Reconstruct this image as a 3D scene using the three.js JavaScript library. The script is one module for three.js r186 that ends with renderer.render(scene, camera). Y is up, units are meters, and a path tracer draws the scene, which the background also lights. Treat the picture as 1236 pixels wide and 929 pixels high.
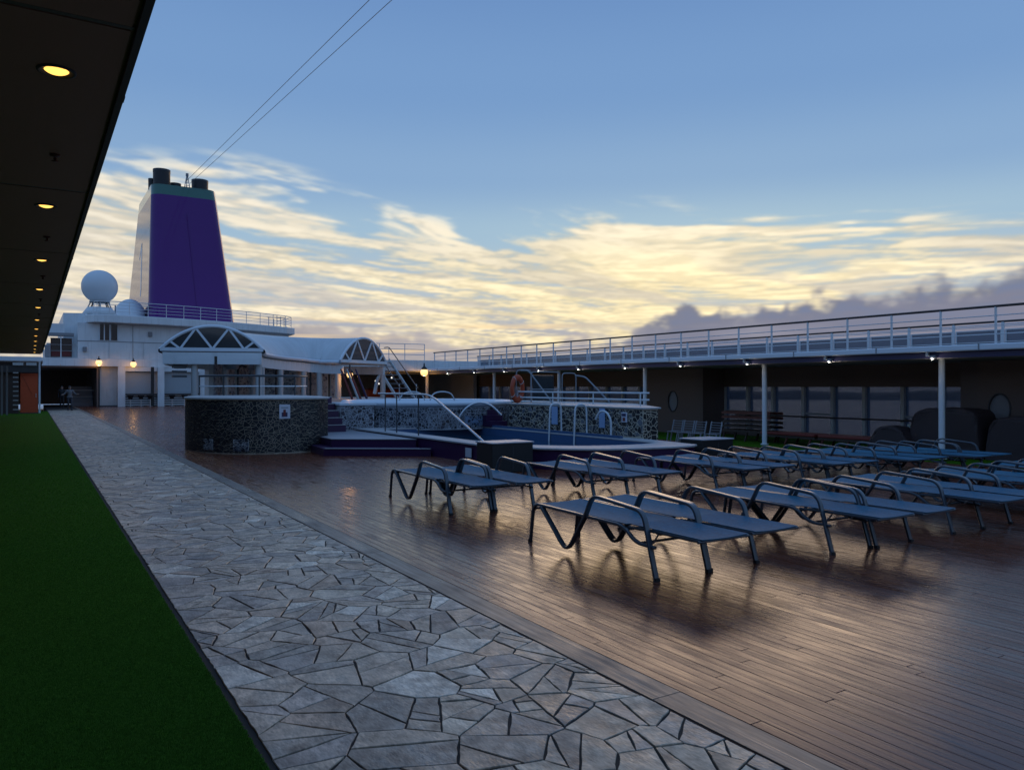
import * as THREE from 'three';
import { mergeGeometries } from 'three/addons/utils/BufferGeometryUtils.js';
import { RoundedBoxGeometry } from 'three/addons/geometries/RoundedBoxGeometry.js';
import { MarchingCubes } from 'three/addons/objects/MarchingCubes.js';

// ---------------------------------------------------------------- camera, sky, sun, exposure
// Metres. x: across the ship (to starboard), y: up, d = -z: along the ship.
const HEAD = 31.68 * Math.PI / 180;               // the camera looks 31.68 degrees right of the ship's axis
const scene = new THREE.Scene();
const camera = new THREE.PerspectiveCamera(52.6, 1024 / 769, 0.05, 60000);
camera.position.set(0, 1.7, 0);
camera.rotation.order = 'YXZ';
camera.rotation.set(0.0016, -HEAD, 0);

let seed = 7;
function rnd() { seed |= 0; seed = seed + 0x6D2B79F5 | 0; let t = Math.imul(seed ^ seed >>> 15, 1 | seed); t = t + Math.imul(t ^ t >>> 7, 61 | t) ^ t; return ((t ^ t >>> 14) >>> 0) / 4294967296; }
const R = (a, b) => a + (b - a) * rnd();
const NT = new Float32Array(65536); for (let i = 0; i < 65536; i++) NT[i] = rnd();
function vn(x, y) {                               // value noise, period 256
  const i = Math.floor(x), j = Math.floor(y); let a = x - i, b = y - j; a = a * a * a * (a * (a * 6 - 15) + 10); b = b * b * b * (b * (b * 6 - 15) + 10);
  const p = (j & 255) << 8, q = ((j + 1) & 255) << 8, k = i & 255, l = (i + 1) & 255;
  const u = NT[p + k] + (NT[p + l] - NT[p + k]) * a, v = NT[q + k] + (NT[q + l] - NT[q + k]) * a;
  return u + (v - u) * b;
}
function fbm(x, y, o) { let s = 0, a = .5, n = 0; for (let i = 0; i < o; i++) { s += a * vn(x, y); n += a; a *= .52; const t = x * 1.93 + y * .31 + 17.3; y = y * 1.97 - x * .27 + 5.1; x = t; } return s / n; }
const ss = (a, b, x) => { x = Math.min(1, Math.max(0, (x - a) / (b - a))); return x * x * (3 - 2 * x); };
const lerp = (a, b, t) => a + (b - a) * t;
function table(t, x) { if (x <= t[0][0]) return t[0].slice(1); for (let i = 1; i < t.length; i++) if (x <= t[i][0]) { const k = (x - t[i - 1][0]) / (t[i][0] - t[i - 1][0]), s = k * k * (3 - 2 * k); return t[i].slice(1).map((v, c) => lerp(t[i - 1][c + 1], v, s)); } return t[t.length - 1].slice(1); }
const NTH = ['first', 'second', 'third', 'fourth', 'fifth', 'sixth', 'seventh', 'eighth', 'ninth', 'tenth', 'eleventh', 'twelfth'];
const lin = c => { c /= 255; return c <= .04045 ? c / 12.92 : Math.pow((c + .055) / 1.055, 2.4); };

const SUN_AZ = 14, SUN_EL = 6.5;                  // degrees, azimuth right of the camera's axis: the sun stands behind the cloud bank
const skyBlue = [[-90, 22, 26, 34], [-2, 70, 75, 88], [0, 140, 138, 152], [3, 160, 160, 170], [7, 170, 182, 192], [11, 150, 178, 200], [15, 128, 160, 196], [21, 112, 147, 191], [30, 98, 133, 182], [50, 104, 138, 186], [90, 112, 146, 192]];
const topEdge = [[-90, 11], [-42, 15.0], [-29, 14.6], [-19, 15.2], [-10, 13.6], [-1, 11.8], [8, 12.4], [17, 11.5], [27, 11.0], [33, 10.2], [50, 9.5], [90, 11]];
const bankEdge = [[-90, 3], [-30, 2.2], [-14, 4.2], [-6, 3.4], [0, 3.2], [7.5, 3.4], [10, 4.6], [14, 5.6], [22, 6.1], [27, 6.6], [34, 7.0], [60, 6.5], [90, 3]];
function skyColour(azFull, el) {
  const az = Math.abs(azFull) <= 90 ? azFull : Math.sign(azFull) * (180 - Math.abs(azFull));     // fold the far side so that it closes without a seam
  let [r, g, b] = table(skyBlue, el);
  const away = Math.min(1, Math.hypot((azFull - SUN_AZ), el - SUN_EL) / 130), near = Math.exp(-Math.pow(Math.hypot((azFull - SUN_AZ) * .55, el - SUN_EL) / 9, 2));
  const far = ss(.25, 1, away) * ss(-3, 4, el);                        // the side away from the sun is a paler, even blue
  r = lerp(r, 110, far * .8); g = lerp(g, 153, far * .8); b = lerp(b, 208, far * .8);
  if (el < -1.5 || el > 45) return [r, g, b];
  // high rippled cloud: noise on a level sheet far overhead, combed along the wind (towards azimuth 38)
  const er = Math.max(2.2, el + .6) * Math.PI / 180, ar = az * Math.PI / 180, dist = 1 / Math.tan(er), px = Math.sin(ar) * dist, pz = Math.cos(ar) * dist, wa = .66;
  const sx = px * Math.sin(wa) + pz * Math.cos(wa), cx = px * Math.cos(wa) - pz * Math.sin(wa);
  const wx = fbm(sx * .5 + 3, cx * .8, 3) - .5, wy = fbm(sx * .45 + 40, cx * .7 + 9, 3) - .5;
  const s = sx + wx * .9, c = cx + wy * .55;
  const wb = 1.75, sb = px * Math.sin(wb) + pz * Math.cos(wb) + wy * .9, cb2 = px * Math.cos(wb) - pz * Math.sin(wb) + wx * .6, turn = ss(-4, 20, az);   // the wind backs towards starboard
  const n1 = fbm(s * .34 + 11, c * .62 + 3, 4), n2 = lerp(fbm(s * .95 + 31, c * 3.1 + 7, 6), fbm(sb * .80 + 131, cb2 * 2.3 + 57, 6), turn), n3 = lerp(fbm(s * 6.0 + c * 2.2, c * 9.5 - s * .6, 5), fbm(sb * 4.2 + 19, cb2 * 8.0 + sb * .8, 5), turn);
  const a = az, v = el;
  const ub = table(topEdge, az)[0] + (n1 - .5) * 4.2 + (n2 - .5) * 2.0, below = ub - el;
  const env = ss(-.6, 2.0, below) * .22 - .045 + .05 * ss(9, 3, el), gapn = fbm(s * .42 + 210, c * .55 + 80, 4);
  const wis = .18 * n1 + .54 * n2 + .30 * n3 - ss(.56, .72, gapn) * .11;
  let den = ss(.50, .70, wis + env) * ss(-1.1, .9, below);
  const fine = ss(.36, .66, n3) * .5 + ss(.36, .66, n2) * .5;
  const gold = Math.exp(-Math.pow((azFull - SUN_AZ + 4) / 30, 2)) * ss(12.5, 7, el);
  const shade = ss(.50, .66, fbm(s * .5 + 71, c * 1.4 + 13, 5)) * ss(12, 5, el) * .6;
  let cr = lerp(232, 246, gold), cg = lerp(220, 229, gold), cb = lerp(198, 188, gold);
  const lum = lerp(.84, 1.05, fine) * lerp(.78, 1, ss(110, 40, Math.abs(azFull - SUN_AZ))); den *= lerp(1, .45, ss(60, 120, Math.abs(azFull - SUN_AZ)));
  cr *= lum; cg *= lum; cb *= lum;
  cr = lerp(cr, 168, shade); cg = lerp(cg, 166, shade); cb = lerp(cb, 172, shade);
  r = lerp(r, cr, den * .93); g = lerp(g, cg, den * .93); b = lerp(b, cb, den * .93);
  r += near * 14; g += near * 10; b += near * 1;
  // low heaped grey bank
  const hp = fbm(az * .42 + 5, el * .55 + 2, 5), bb = Math.abs(fbm(az * .85 + 9, el * .95 + 60, 4) - .5) * 2;
  const be = table(bankEdge, az)[0] + (hp - .5) * 2.2 - (bb - .25) * .8;
  const bk = ss(-.25, lerp(.45, 1.3, ss(18, 30, az)), be - el), body = ss(0, 3.2, be - el);
  const soft = fbm(az * .18 + 55, el * 1.3 + 21, 4);
  const big = ss(6, 11, az) * ss(95, 60, az);
  let br = lerp(160, 114, big) + (soft - .5) * 70, bg = lerp(154, 117, big) + (soft - .5) * 62, bl = lerp(160, 137, big) + (soft - .5) * 50;
  br = lerp(br, 132, body * .5); bg = lerp(bg, 130, body * .5); bl = lerp(bl, 146, body * .5);
  const rim = ss(.9, 0, Math.abs(be - el - .1)) * ss(30, 5, Math.abs(az - SUN_AZ)) * 14; br += rim; bg += rim * .85; bl += rim * .5;
  const ba = bk * lerp(.80, .96, big) * lerp(1, .5, ss(70, 120, Math.abs(azFull - SUN_AZ)));
  r = lerp(r, br, ba); g = lerp(g, bg, ba); b = lerp(b, bl, ba);
  // thin bright bars under the wisps, at the left of the bank
  const bar = ss(.58, .74, fbm(az * .07 + 90, el * 2.3 + 33, 4)) * ss(1.2, 2.4, el) * ss(5.5, 4, el) * ss(9, 2, az) * .65;
  r = lerp(r, 238, bar); g = lerp(g, 206, bar); b = lerp(b, 158, bar);
  return [r, g, b];
}
{
  const W = 2048, H = 2048, data = new Float32Array(W * H * 4);
  for (let j = 0; j < H; j++) {
    const el = ((j + .5) / H - .5) * 180;
    for (let i = 0; i < W; i++) {
      const phi = ((i + .5) / W - .5) * 2 * Math.PI;           // atan2(z, x)
      const x = Math.cos(phi), z = Math.sin(phi);
      let az = (Math.atan2(x, -z) - HEAD) * 180 / Math.PI; if (az > 180) az -= 360; if (az < -180) az += 360;
      const c = skyColour(az, el), k = (j * W + i) * 4;
      data[k] = lin(Math.max(0, c[0])); data[k + 1] = lin(Math.max(0, c[1])); data[k + 2] = lin(Math.max(0, c[2])); data[k + 3] = 1;
    }
  }
  const t = new THREE.DataTexture(data, W, H, THREE.RGBAFormat, THREE.FloatType);
  t.mapping = THREE.EquirectangularReflectionMapping; t.magFilter = THREE.LinearFilter; t.needsUpdate = true;
  scene.background = t; scene.environment = t;
}
const sun = new THREE.DirectionalLight(0xffd199, 0.5);
{ const a = HEAD + SUN_AZ * Math.PI / 180, e = SUN_EL * Math.PI / 180; sun.position.set(10 + 60 * Math.sin(a) * Math.cos(e), 60 * Math.sin(e), -20 - 60 * Math.cos(a) * Math.cos(e)); sun.target.position.set(10, 0, -20); }
sun.castShadow = true; sun.shadow.radius = 62; sun.shadow.mapSize.set(2048, 2048);
Object.assign(sun.shadow.camera, { left: -60, right: 60, top: 60, bottom: -60, near: 1, far: 200 });
scene.add(sun, sun.target);
const renderer = new THREE.WebGLRenderer({ antialias: true });
renderer.toneMapping = THREE.LinearToneMapping; renderer.toneMappingExposure = 1.14;
renderer.shadowMap.enabled = true; renderer.setSize(1024, 769);

// ---------------------------------------------------------------- textures and materials
function tex(w, h, f, srgb = true) {
  const d = new Uint8Array(w * h * 4);
  for (let j = 0; j < h; j++) for (let i = 0; i < w; i++) { const c = f(i / w, j / h, i, j), k = (j * w + i) * 4; d[k] = c[0]; d[k + 1] = c[1]; d[k + 2] = c[2]; d[k + 3] = 255; }
  const t = new THREE.DataTexture(d, w, h); t.wrapS = t.wrapT = THREE.RepeatWrapping; t.magFilter = THREE.LinearFilter; t.minFilter = THREE.LinearMipmapLinearFilter; t.generateMipmaps = true;
  if (srgb) t.colorSpace = THREE.SRGBColorSpace; t.needsUpdate = true; return t;
}
const rep = (t, x, y) => { t.repeat.set(x, y); return t; };
// tileable fbm: blend of shifted copies
const tf = (u, v, fx, fy, o, s = 0) => { const a = ss(.75, 1, u), b = ss(.75, 1, v), q = (x, y) => fbm(x * fx + s, y * fy + s * 1.7, o); return lerp(lerp(q(u, v), q(u - 1, v), a), lerp(q(u, v - 1), q(u - 1, v - 1), a), b); };
const gray = v => [v, v, v];
const woodMap = rep(tex(1024, 512, (u, v) => { const g = tf(u, v, 5, 60, 4, 3), f = tf(u, v, 22, 240, 2, 8), p = tf(u, v, 4, 3, 4, 21); const k = 208 + (g - .5) * 95 + (f - .5) * 55 + (p - .5) * 70; return [k, k * .985, k * .965].map(x => Math.min(255, x)); }), .5, 1);
const woodRough = rep(tex(1024, 512, (u, v) => { const g = tf(u, v, 5, 50, 3, 13), p = tf(u, v, 5, 4, 4, 44); return gray(120 + (g - .5) * 90 + (p - .5) * 110); }, false), .5, 1);
const woodBump = rep(tex(1024, 512, (u, v) => gray(128 + (tf(u, v, 6, 90, 3, 5) - .5) * 200), false), .5, 1);
const stoneMap = tex(1024, 1024, (u, v) => { const g = tf(u, v, 14, 14, 5, 4), f = tf(u, v, 90, 30, 3, 9), p = tf(u, v, 4, 4, 3, 30); const k = 205 + (g - .5) * 100 + (f - .5) * 80 + (p - .5) * 60; return [k, k * .995, k * .98].map(x => Math.min(255, x)); });
const stoneBump = tex(1024, 1024, (u, v) => gray(128 + (tf(u, v, 18, 9, 5, 14) - .5) * 190 + (tf(u, v, 120, 60, 2, 2) - .5) * 70), false);
const stoneRough = tex(512, 512, (u, v) => gray(140 + (tf(u, v, 9, 9, 4, 24) - .5) * 150), false);
const turfMap = tex(1024, 1024, (u, v, i, j) => { const f = NT[(i * 7 + j * 131) & 65535], g = tf(u, v, 160, 160, 2, 6), p = tf(u, v, 5, 5, 4, 16); const k = .62 + (f - .5) * .55 + (g - .5) * .8 + (p - .5) * .14; return [128 * k, 205 * k, 62 * k].map(x => Math.max(0, Math.min(255, x))); });
const turfBump = tex(1024, 1024, (u, v, i, j) => gray(255 * (.5 * NT[(i * 13 + j * 251) & 65535] + .5 * tf(u, v, 200, 200, 2, 26))), false);
const paintMap = rep(tex(512, 512, (u, v) => { const p = tf(u, v, 5, 4, 5, 33), s = tf(u, v, 40, 2.5, 3, 12); const k = 238 + (p - .5) * 30 - Math.max(0, s - .60) * 60; return [k, k * .992, k * .975]; }), .25, .25);
const clothMap = rep(tex(256, 256, (u, v, i, j) => { const w = ((i >> 2) + (j >> 2)) & 1 ? 12 : -10; return gray(198 + w + (tf(u, v, 12, 12, 3, 3) - .5) * 60); }), 4, 4);
const waveBump = tex(512, 512, (u, v) => gray(255 * (.6 * tf(u, v, 12, 12, 4, 15) + .4 * tf(u, v, 40, 30, 3, 1))), false);

const lc = (r, g, b) => new THREE.Color().setRGB(r, g, b);
const mat = (c, rough, o = {}) => new THREE.MeshPhysicalMaterial({ color: lc(...c), roughness: rough, ...o });
const woodTones = [[.225, .066, .032], [.21, .060, .029], [.24, .074, .037], [.218, .067, .034], [.196, .056, .028]].map(c => mat(c, 1, { map: woodMap, roughnessMap: woodRough, bumpMap: woodBump, bumpScale: .0007 }));
woodTones.forEach(m => { m.roughness = .52; m.specularIntensity = .75; });
const M = {
  caulk: mat([.085, .030, .017], .6),
  margin: mat([.30, .235, .185], .70, { map: woodMap, roughnessMap: woodRough, bumpMap: woodBump, bumpScale: .001 }),
  grout: mat([.016, .015, .014], .85),
  stone: [[.78, .61, .455], [.66, .53, .41], [.84, .66, .49], [.52, .43, .345], [1, .88, .72], [.72, .52, .37], [.73, .60, .49], [.60, .50, .42], [.90, .74, .56], [.45, .38, .32], [.66, .47, .33]].map(c => mat(c, .85, { map: stoneMap, bumpMap: stoneBump, bumpScale: .004, roughnessMap: stoneRough })),
  turf: mat([.40, .50, .15], .95, { specularIntensity: .15, map: turfMap, bumpMap: turfBump, bumpScale: .006 }),
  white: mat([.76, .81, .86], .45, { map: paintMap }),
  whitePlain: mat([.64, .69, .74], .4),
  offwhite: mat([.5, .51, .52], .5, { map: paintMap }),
  grey: mat([.22, .23, .25], .5), darkGrey: mat([.05, .052, .058], .5),
  ceiling: mat([.33, .165, .115], .6), ceilingSeam: mat([.10, .085, .075], .5),
  black: mat([.012, .012, .013], .5), dark: mat([.036, .031, .030], .6),
  brown: mat([.045, .028, .022], .55),
  shadeBrown: mat([.16, .115, .095], .55), soffit: mat([.34, .33, .33], .55), bulkhead: mat([.115, .080, .068], .55),  // the passage brown is darkened to carry deep shade in its colour
  navy: mat([.028, .024, .085], .4),
  purple: mat([.085, .004, .145], .5, { specularIntensity: .1, clearcoat: .7, clearcoatRoughness: .06 }),
  green: mat([.006, .095, .055], .4, { clearcoat: 1, clearcoatRoughness: .1 }),
  plum: mat([.034, .006, .046], .4),
  coping: mat([.46, .45, .47], .5, { map: paintMap }),
  poolTile: mat([.055, .11, .22], .25),
  water: mat([.015, .05, .09], .06, { bumpMap: rep(waveBump, .4, .4), bumpScale: .02 }),
  sea: mat([.02, .03, .04], .5, { bumpMap: rep(waveBump, .02, .02), bumpScale: 1 }),
  steel: mat([.55, .57, .6], .28, { metalness: .85 }),
  rail: mat([.60, .62, .64], .4), railTop: mat([.035, .022, .018], .45),
  frame: mat([.048, .058, .072], .36, { clearcoat: .6, clearcoatRoughness: .2 }),
  sling: mat([.026, .195, .315], .8, { map: clothMap }),
  sling2: mat([.021, .170, .288], .8, { map: clothMap }),
  glass: new THREE.MeshPhysicalMaterial({ color: lc(.30, .36, .46), roughness: .3, transmission: 1, thickness: 0, ior: 1.5 }),
  frost: new THREE.MeshPhysicalMaterial({ color: lc(.30, .36, .44), roughness: .22, transmission: .75, thickness: 0, ior: 1.5 }),
  smoked: new THREE.MeshPhysicalMaterial({ color: lc(.10, .11, .12), roughness: .08, transmission: .6, thickness: 0 }),
  pane: mat([.012, .014, .018], .06),
  orange: mat([.52, .075, .02], .6), red: mat([.17, .026, .020], .6), ring: mat([.40, .055, .015], .5),
  rust: mat([.11, .03, .02], .6),
  chair: mat([.26, .27, .29], .5),
  radome: mat([.62, .64, .66], .4),
  lampGlass: new THREE.MeshStandardMaterial({ color: lc(.8, .7, .5), emissive: lc(1, .60, .22), emissiveIntensity: 1.3, roughness: .4 }),
  downGlow: new THREE.MeshStandardMaterial({ color: lc(.8, .6, .3), emissive: lc(1, .52, .10), emissiveIntensity: 1.9, roughness: .4 }),
  spotGlow: new THREE.MeshStandardMaterial({ color: lc(.8, .8, .8), emissive: lc(1, .97, .9), emissiveIntensity: 1.1, roughness: .4 }),
  shard: [[.010, .010, .013], [.016, .015, .019], [.008, .009, .012], [.024, .022, .024]].map(c => mat(c, .5)),
  shardPale: [[.10, .11, .13], [.035, .04, .06], [.15, .155, .17], [.02, .022, .03]].map(c => mat(c, .25)),
  shardWhite: [[.42, .43, .46], [.30, .32, .38], [.5, .5, .52], [.12, .13, .17]].map(c => mat(c, .3)),
  groutPale: mat([.58, .50, .38], .9), groutBlue: mat([.42, .43, .46], .9), groutWhite: mat([.55, .54, .52], .9),
};
woodTones.push(M.margin); M.margin.roughness = .85;

// ---------------------------------------------------------------- helpers
const V = (x, y, d) => new THREE.Vector3(x, y, -d);
const names = {};
function numbered(n) { const k = names[n] = (names[n] ?? -1) + 1; return k ? `${n}_${String(k).padStart(3, '0')}` : n; }
function mg(list) {
  list = (Array.isArray(list) ? list : [list]).map(g => { const n = g.index ? g.toNonIndexed() : g; for (const k of Object.keys(n.attributes)) if (!['position', 'normal', 'uv'].includes(k)) n.deleteAttribute(k); return n; });
  return list.length === 1 ? list[0] : mergeGeometries(list);
}
function obj(name, geos, material, parent = scene) {
  const m = new THREE.Mesh(mg(geos), material); m.name = parent === scene ? numbered(name) : name; m.castShadow = m.receiveShadow = true; parent.add(m); return m;
}
function tag(o, label, category, group) { o.userData.label = label; o.userData.category = category; if (group) o.userData.group = group; return o; }
function thing(name, label, category, [x, y, d] = [0, 0, 0], turn = 0, group) {
  const o = new THREE.Group(); o.name = numbered(name); scene.add(o); o.position.set(x, y, -d); o.rotation.y = turn; return tag(o, label, category, group);
}
function struct(name, geos, material) { const o = obj(name, geos, material); o.userData.kind = 'structure'; return o; }
function structGroup(name) { const o = new THREE.Group(); o.name = numbered(name); o.userData.kind = 'structure'; scene.add(o); return o; }
function copyOf(root, [x, y, d], turn = 0, label) { const c = root.clone(); c.userData = { ...root.userData }; c.name = numbered(root.name.replace(/_\d{3}$/, '')); scene.add(c); c.position.set(x, y, -d); c.rotation.y = turn; if (label) c.userData.label = label; return c; }
// box from corners, uv in metres
function box(x0, x1, y0, y1, d0, d1) {
  const w = Math.abs(x1 - x0), h = Math.abs(y1 - y0), l = Math.abs(d1 - d0), g = new THREE.BoxGeometry(w, h, l), uv = g.attributes.uv, s = [[l, h], [l, h], [w, l], [w, l], [w, h], [w, h]];
  for (let i = 0; i < 24; i++) { const k = s[i >> 2]; uv.setXY(i, uv.getX(i) * k[0], uv.getY(i) * k[1]); }
  g.translate((x0 + x1) / 2, (y0 + y1) / 2, -(d0 + d1) / 2); return g;
}
function rbox(x0, x1, y0, y1, d0, d1, r = .02, s = 2) { const g = new RoundedBoxGeometry(Math.abs(x1 - x0), Math.abs(y1 - y0), Math.abs(d1 - d0), s, r); g.translate((x0 + x1) / 2, (y0 + y1) / 2, -(d0 + d1) / 2); return g; }
const UP = new THREE.Vector3(0, 1, 0);
function bar(a, b, r, seg = 8, r2 = r) { const v = b.clone().sub(a), g = new THREE.CylinderGeometry(r2, r, v.length(), seg); g.applyQuaternion(new THREE.Quaternion().setFromUnitVectors(UP, v.clone().normalize())); g.translate((a.x + b.x) / 2, (a.y + b.y) / 2, (a.z + b.z) / 2); return g; }
function beam(a, b, w, h = w) { const v = b.clone().sub(a), g = new THREE.BoxGeometry(w, h, v.length()), m = new THREE.Matrix4().lookAt(a, b, UP); g.applyMatrix4(m); g.translate((a.x + b.x) / 2, (a.y + b.y) / 2, (a.z + b.z) / 2); return g; }
function fillet(pts, rad) {                        // polyline with rounded corners
  const out = [pts[0]];
  for (let i = 1; i < pts.length - 1; i++) {
    const p = pts[i], a = pts[i - 1].clone().sub(p), b = pts[i + 1].clone().sub(p), r = Math.min(rad, a.length() * .48, b.length() * .48); a.setLength(r); b.setLength(r);
    for (let k = 0; k <= 5; k++) { const t = k / 5; out.push(p.clone().addScaledVector(a, (1 - t) * (1 - t)).addScaledVector(b, t * t)); }
  }
  out.push(pts[pts.length - 1]); return out;
}
function pipe(pts, r, rad = .12, seg = 8, closed = false) {
  const q = rad ? fillet(pts, rad) : pts, path = new THREE.CurvePath(); for (let i = 0; i < q.length - 1; i++) if (q[i].distanceTo(q[i + 1]) > 1e-5) path.add(new THREE.LineCurve3(q[i], q[i + 1]));
  const c = new THREE.CatmullRomCurve3(q, closed, 'centripetal'); return new THREE.TubeGeometry(c, q.length * 3, r, seg, closed);
}
function prism(pts, y0, y1, bevel = 0) {           // plan outline [x, d] pushed up from y0 to y1
  const s = new THREE.Shape(pts.map(([x, d]) => new THREE.Vector2(x, d))), g = new THREE.ExtrudeGeometry(s, { depth: y1 - y0 - 2 * bevel, bevelEnabled: bevel > 0, bevelThickness: bevel, bevelSize: bevel, bevelSegments: 2, curveSegments: 8 });
  g.rotateX(-Math.PI / 2); g.translate(0, y0 + bevel, 0); return g;
}
function lathe(pts, seg = 24) { return new THREE.LatheGeometry(pts.map(([r, y]) => new THREE.Vector2(r, y)), seg); }
// flat bar bent in the local (z, y) plane: pts [z, y], width w across x, thickness t
function strap(pts, x, w, t) {
  const n = pts.length, P = [], UV = [], I = [], prof = [[-.5, -.28], [-.38, -.5], [.38, -.5], [.5, -.28], [.5, .28], [.38, .5], [-.38, .5], [-.5, .28]]; let len = 0;
  for (let i = 0; i < n; i++) {
    const a = pts[Math.max(0, i - 1)], b = pts[Math.min(n - 1, i + 1)]; let tz = b[0] - a[0], ty = b[1] - a[1]; const l = Math.hypot(tz, ty) || 1; tz /= l; ty /= l;
    if (i) len += Math.hypot(pts[i][0] - pts[i - 1][0], pts[i][1] - pts[i - 1][1]);
    for (let k = 0; k <= 8; k++) { const q = prof[k & 7]; P.push(x + q[0] * w, pts[i][1] + tz * q[1] * t, pts[i][0] - ty * q[1] * t); UV.push(k / 8 * .12, len); }
  }
  for (let i = 0; i < n - 1; i++) for (let k = 0; k < 8; k++) { const a = i * 9 + k, b = a + 9; I.push(a, a + 1, b, a + 1, b + 1, b); }
  for (const [o, f] of [[0, 1], [(n - 1) * 9, 0]]) for (let k = 1; k < 7; k++) f ? I.push(o, o + k + 1, o + k) : I.push(o, o + k, o + k + 1);
  const g = new THREE.BufferGeometry(); g.setAttribute('position', new THREE.Float32BufferAttribute(P, 3)); g.setAttribute('uv', new THREE.Float32BufferAttribute(UV, 2)); g.setIndex(I); g.computeVertexNormals(); return g;
}
function round2(pts, rad, k = 6) {                 // rounded corners for [z, y] polylines
  return fillet(pts.map(([z, y]) => new THREE.Vector3(z, y, 0)), rad).map(p => [p.x, p.y]);
}
// irregular convex pieces that fill a rectangle: Voronoi cells, many of them broken once or twice
function clip(poly, nx, ny, c) { const out = []; for (let i = 0; i < poly.length; i++) { const p = poly[i], q = poly[(i + 1) % poly.length], a = nx * p[0] + ny * p[1] - c, b = nx * q[0] + ny * q[1] - c; if (a <= 0) out.push(p); if (a * b < 0) { const t = a / (a - b); out.push([p[0] + (q[0] - p[0]) * t, p[1] + (q[1] - p[1]) * t]); } } return out; }
const area = p => { let s = 0; for (let i = 0; i < p.length; i++) { const q = p[(i + 1) % p.length]; s += p[i][0] * q[1] - q[0] * p[i][1]; } return s / 2; };
function inset(poly, g) { let out = poly; const s = Math.sign(area(poly)); for (let i = 0; i < poly.length && out.length > 2; i++) { const p = poly[i], q = poly[(i + 1) % poly.length], l = Math.hypot(q[0] - p[0], q[1] - p[1]); if (l < 1e-6) continue; const nx = s * (q[1] - p[1]) / l, ny = -s * (q[0] - p[0]) / l; out = clip(out, nx, ny, nx * p[0] + ny * p[1] - g); } return out; }
function pieces(w, h, size, breakUp, stretch = 1, more = 2) {
  const cx = size * stretch, nx = Math.ceil(w / cx) + 2, ny = Math.ceil(h / size) + 2, pt = [];
  for (let j = -2; j < ny; j++) for (let i = -2; i < nx; i++) pt.push([(i + .5 + R(-.48, .48)) * cx, (j + .5 + R(-.48, .48)) * size]);
  const W = nx + 2, out = [];
  for (let j = -1; j < ny - 1; j++) for (let i = -1; i < nx - 1; i++) {
    const a = pt[(j + 2) * W + i + 2]; let poly = [[0, 0], [w, 0], [w, h], [0, h]];
    for (let v = -2; v <= 2; v++) for (let u = -2; u <= 2; u++) { if (!u && !v) continue; const ii = i + 2 + u, jj = j + 2 + v; if (ii < 0 || jj < 0 || ii >= W || jj >= ny + 2) continue; const b = pt[jj * W + ii], dx = b[0] - a[0], dy = b[1] - a[1]; poly = clip(poly, dx, dy, dx * (a[0] + b[0]) / 2 + dy * (a[1] + b[1]) / 2); if (poly.length < 3) break; }
    if (poly.length < 3) continue;
    const todo = [poly]; let cuts = rnd() < breakUp ? 1 + Math.floor(rnd() * rnd() * (more + 1)) : 0;
    while (cuts-- > 0) { todo.sort((p, q) => Math.abs(area(q)) - Math.abs(area(p))); const p = todo.shift(), t = R(0, 6.283), c0 = p.reduce((s, q) => [s[0] + q[0] / p.length, s[1] + q[1] / p.length], [0, 0]), n = [Math.cos(t), Math.sin(t)], c = n[0] * c0[0] + n[1] * c0[1] + R(-.12, .12) * size; todo.push(clip(p, n[0], n[1], c), clip(p, -n[0], -n[1], -c)); }
    out.push(...todo.filter(p => p.length > 2 && Math.abs(area(p)) > size * size * .015));
  }
  return out;
}
// a piece with a bevelled rim; map(u, v, height) gives its place in the world
function piece(poly, map, thick, bev, uvOff = 0, chip = 0) {
  if (area(poly) < 0) poly = poly.slice().reverse();
  if (chip) { const out = []; for (let i = 0; i < poly.length; i++) { const p = poly[i], q = poly[(i + 1) % poly.length], l = Math.hypot(q[0] - p[0], q[1] - p[1]), n = l > .05 ? Math.min(4, 1 + Math.floor(l / .06)) : 1; out.push([p[0] + R(-1, 1) * chip * .5, p[1] + R(-1, 1) * chip * .5]); for (let k = 1; k < n; k++) { const t = (k + R(-.25, .25)) / n, o = R(-.2, 1) * chip; out.push([lerp(p[0], q[0], t) - (q[1] - p[1]) / l * o, lerp(p[1], q[1], t) + (q[0] - p[0]) / l * o]); } } poly = out; }
  const mid = poly.reduce((s, q) => [s[0] + q[0] / poly.length, s[1] + q[1] / poly.length], [0, 0]), t = poly.map(q => { const l = Math.hypot(q[0] - mid[0], q[1] - mid[1]), k = Math.max(.5, 1 - bev / l); return [lerp(mid[0], q[0], k), lerp(mid[1], q[1], k)]; }), P = [], UV = [];
  const put = (p, hgt) => { const q = map(p[0], p[1], hgt); P.push(q.x, q.y, q.z); UV.push(p[0] + uvOff, p[1] + uvOff * .37); };
  const n = poly.length, y1 = thick - bev;
  for (let i = 0; i < n; i++) {
    const k = (i + 1) % n, a = poly[i], b = poly[k], c = t[i], e = t[k];
    put(mid, thick); put(c, thick); put(e, thick);
    put(a, y1); put(b, y1); put(c, thick); put(b, y1); put(e, thick); put(c, thick);
    put(a, 0); put(b, 0); put(a, y1); put(b, 0); put(b, y1); put(a, y1);
  }
  const g = new THREE.BufferGeometry(); g.setAttribute('position', new THREE.Float32BufferAttribute(P, 3)); g.setAttribute('uv', new THREE.Float32BufferAttribute(UV, 2)); g.computeVertexNormals(); return g;
}
function stuff(o) { o.userData.kind = 'stuff'; return o; }
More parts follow.
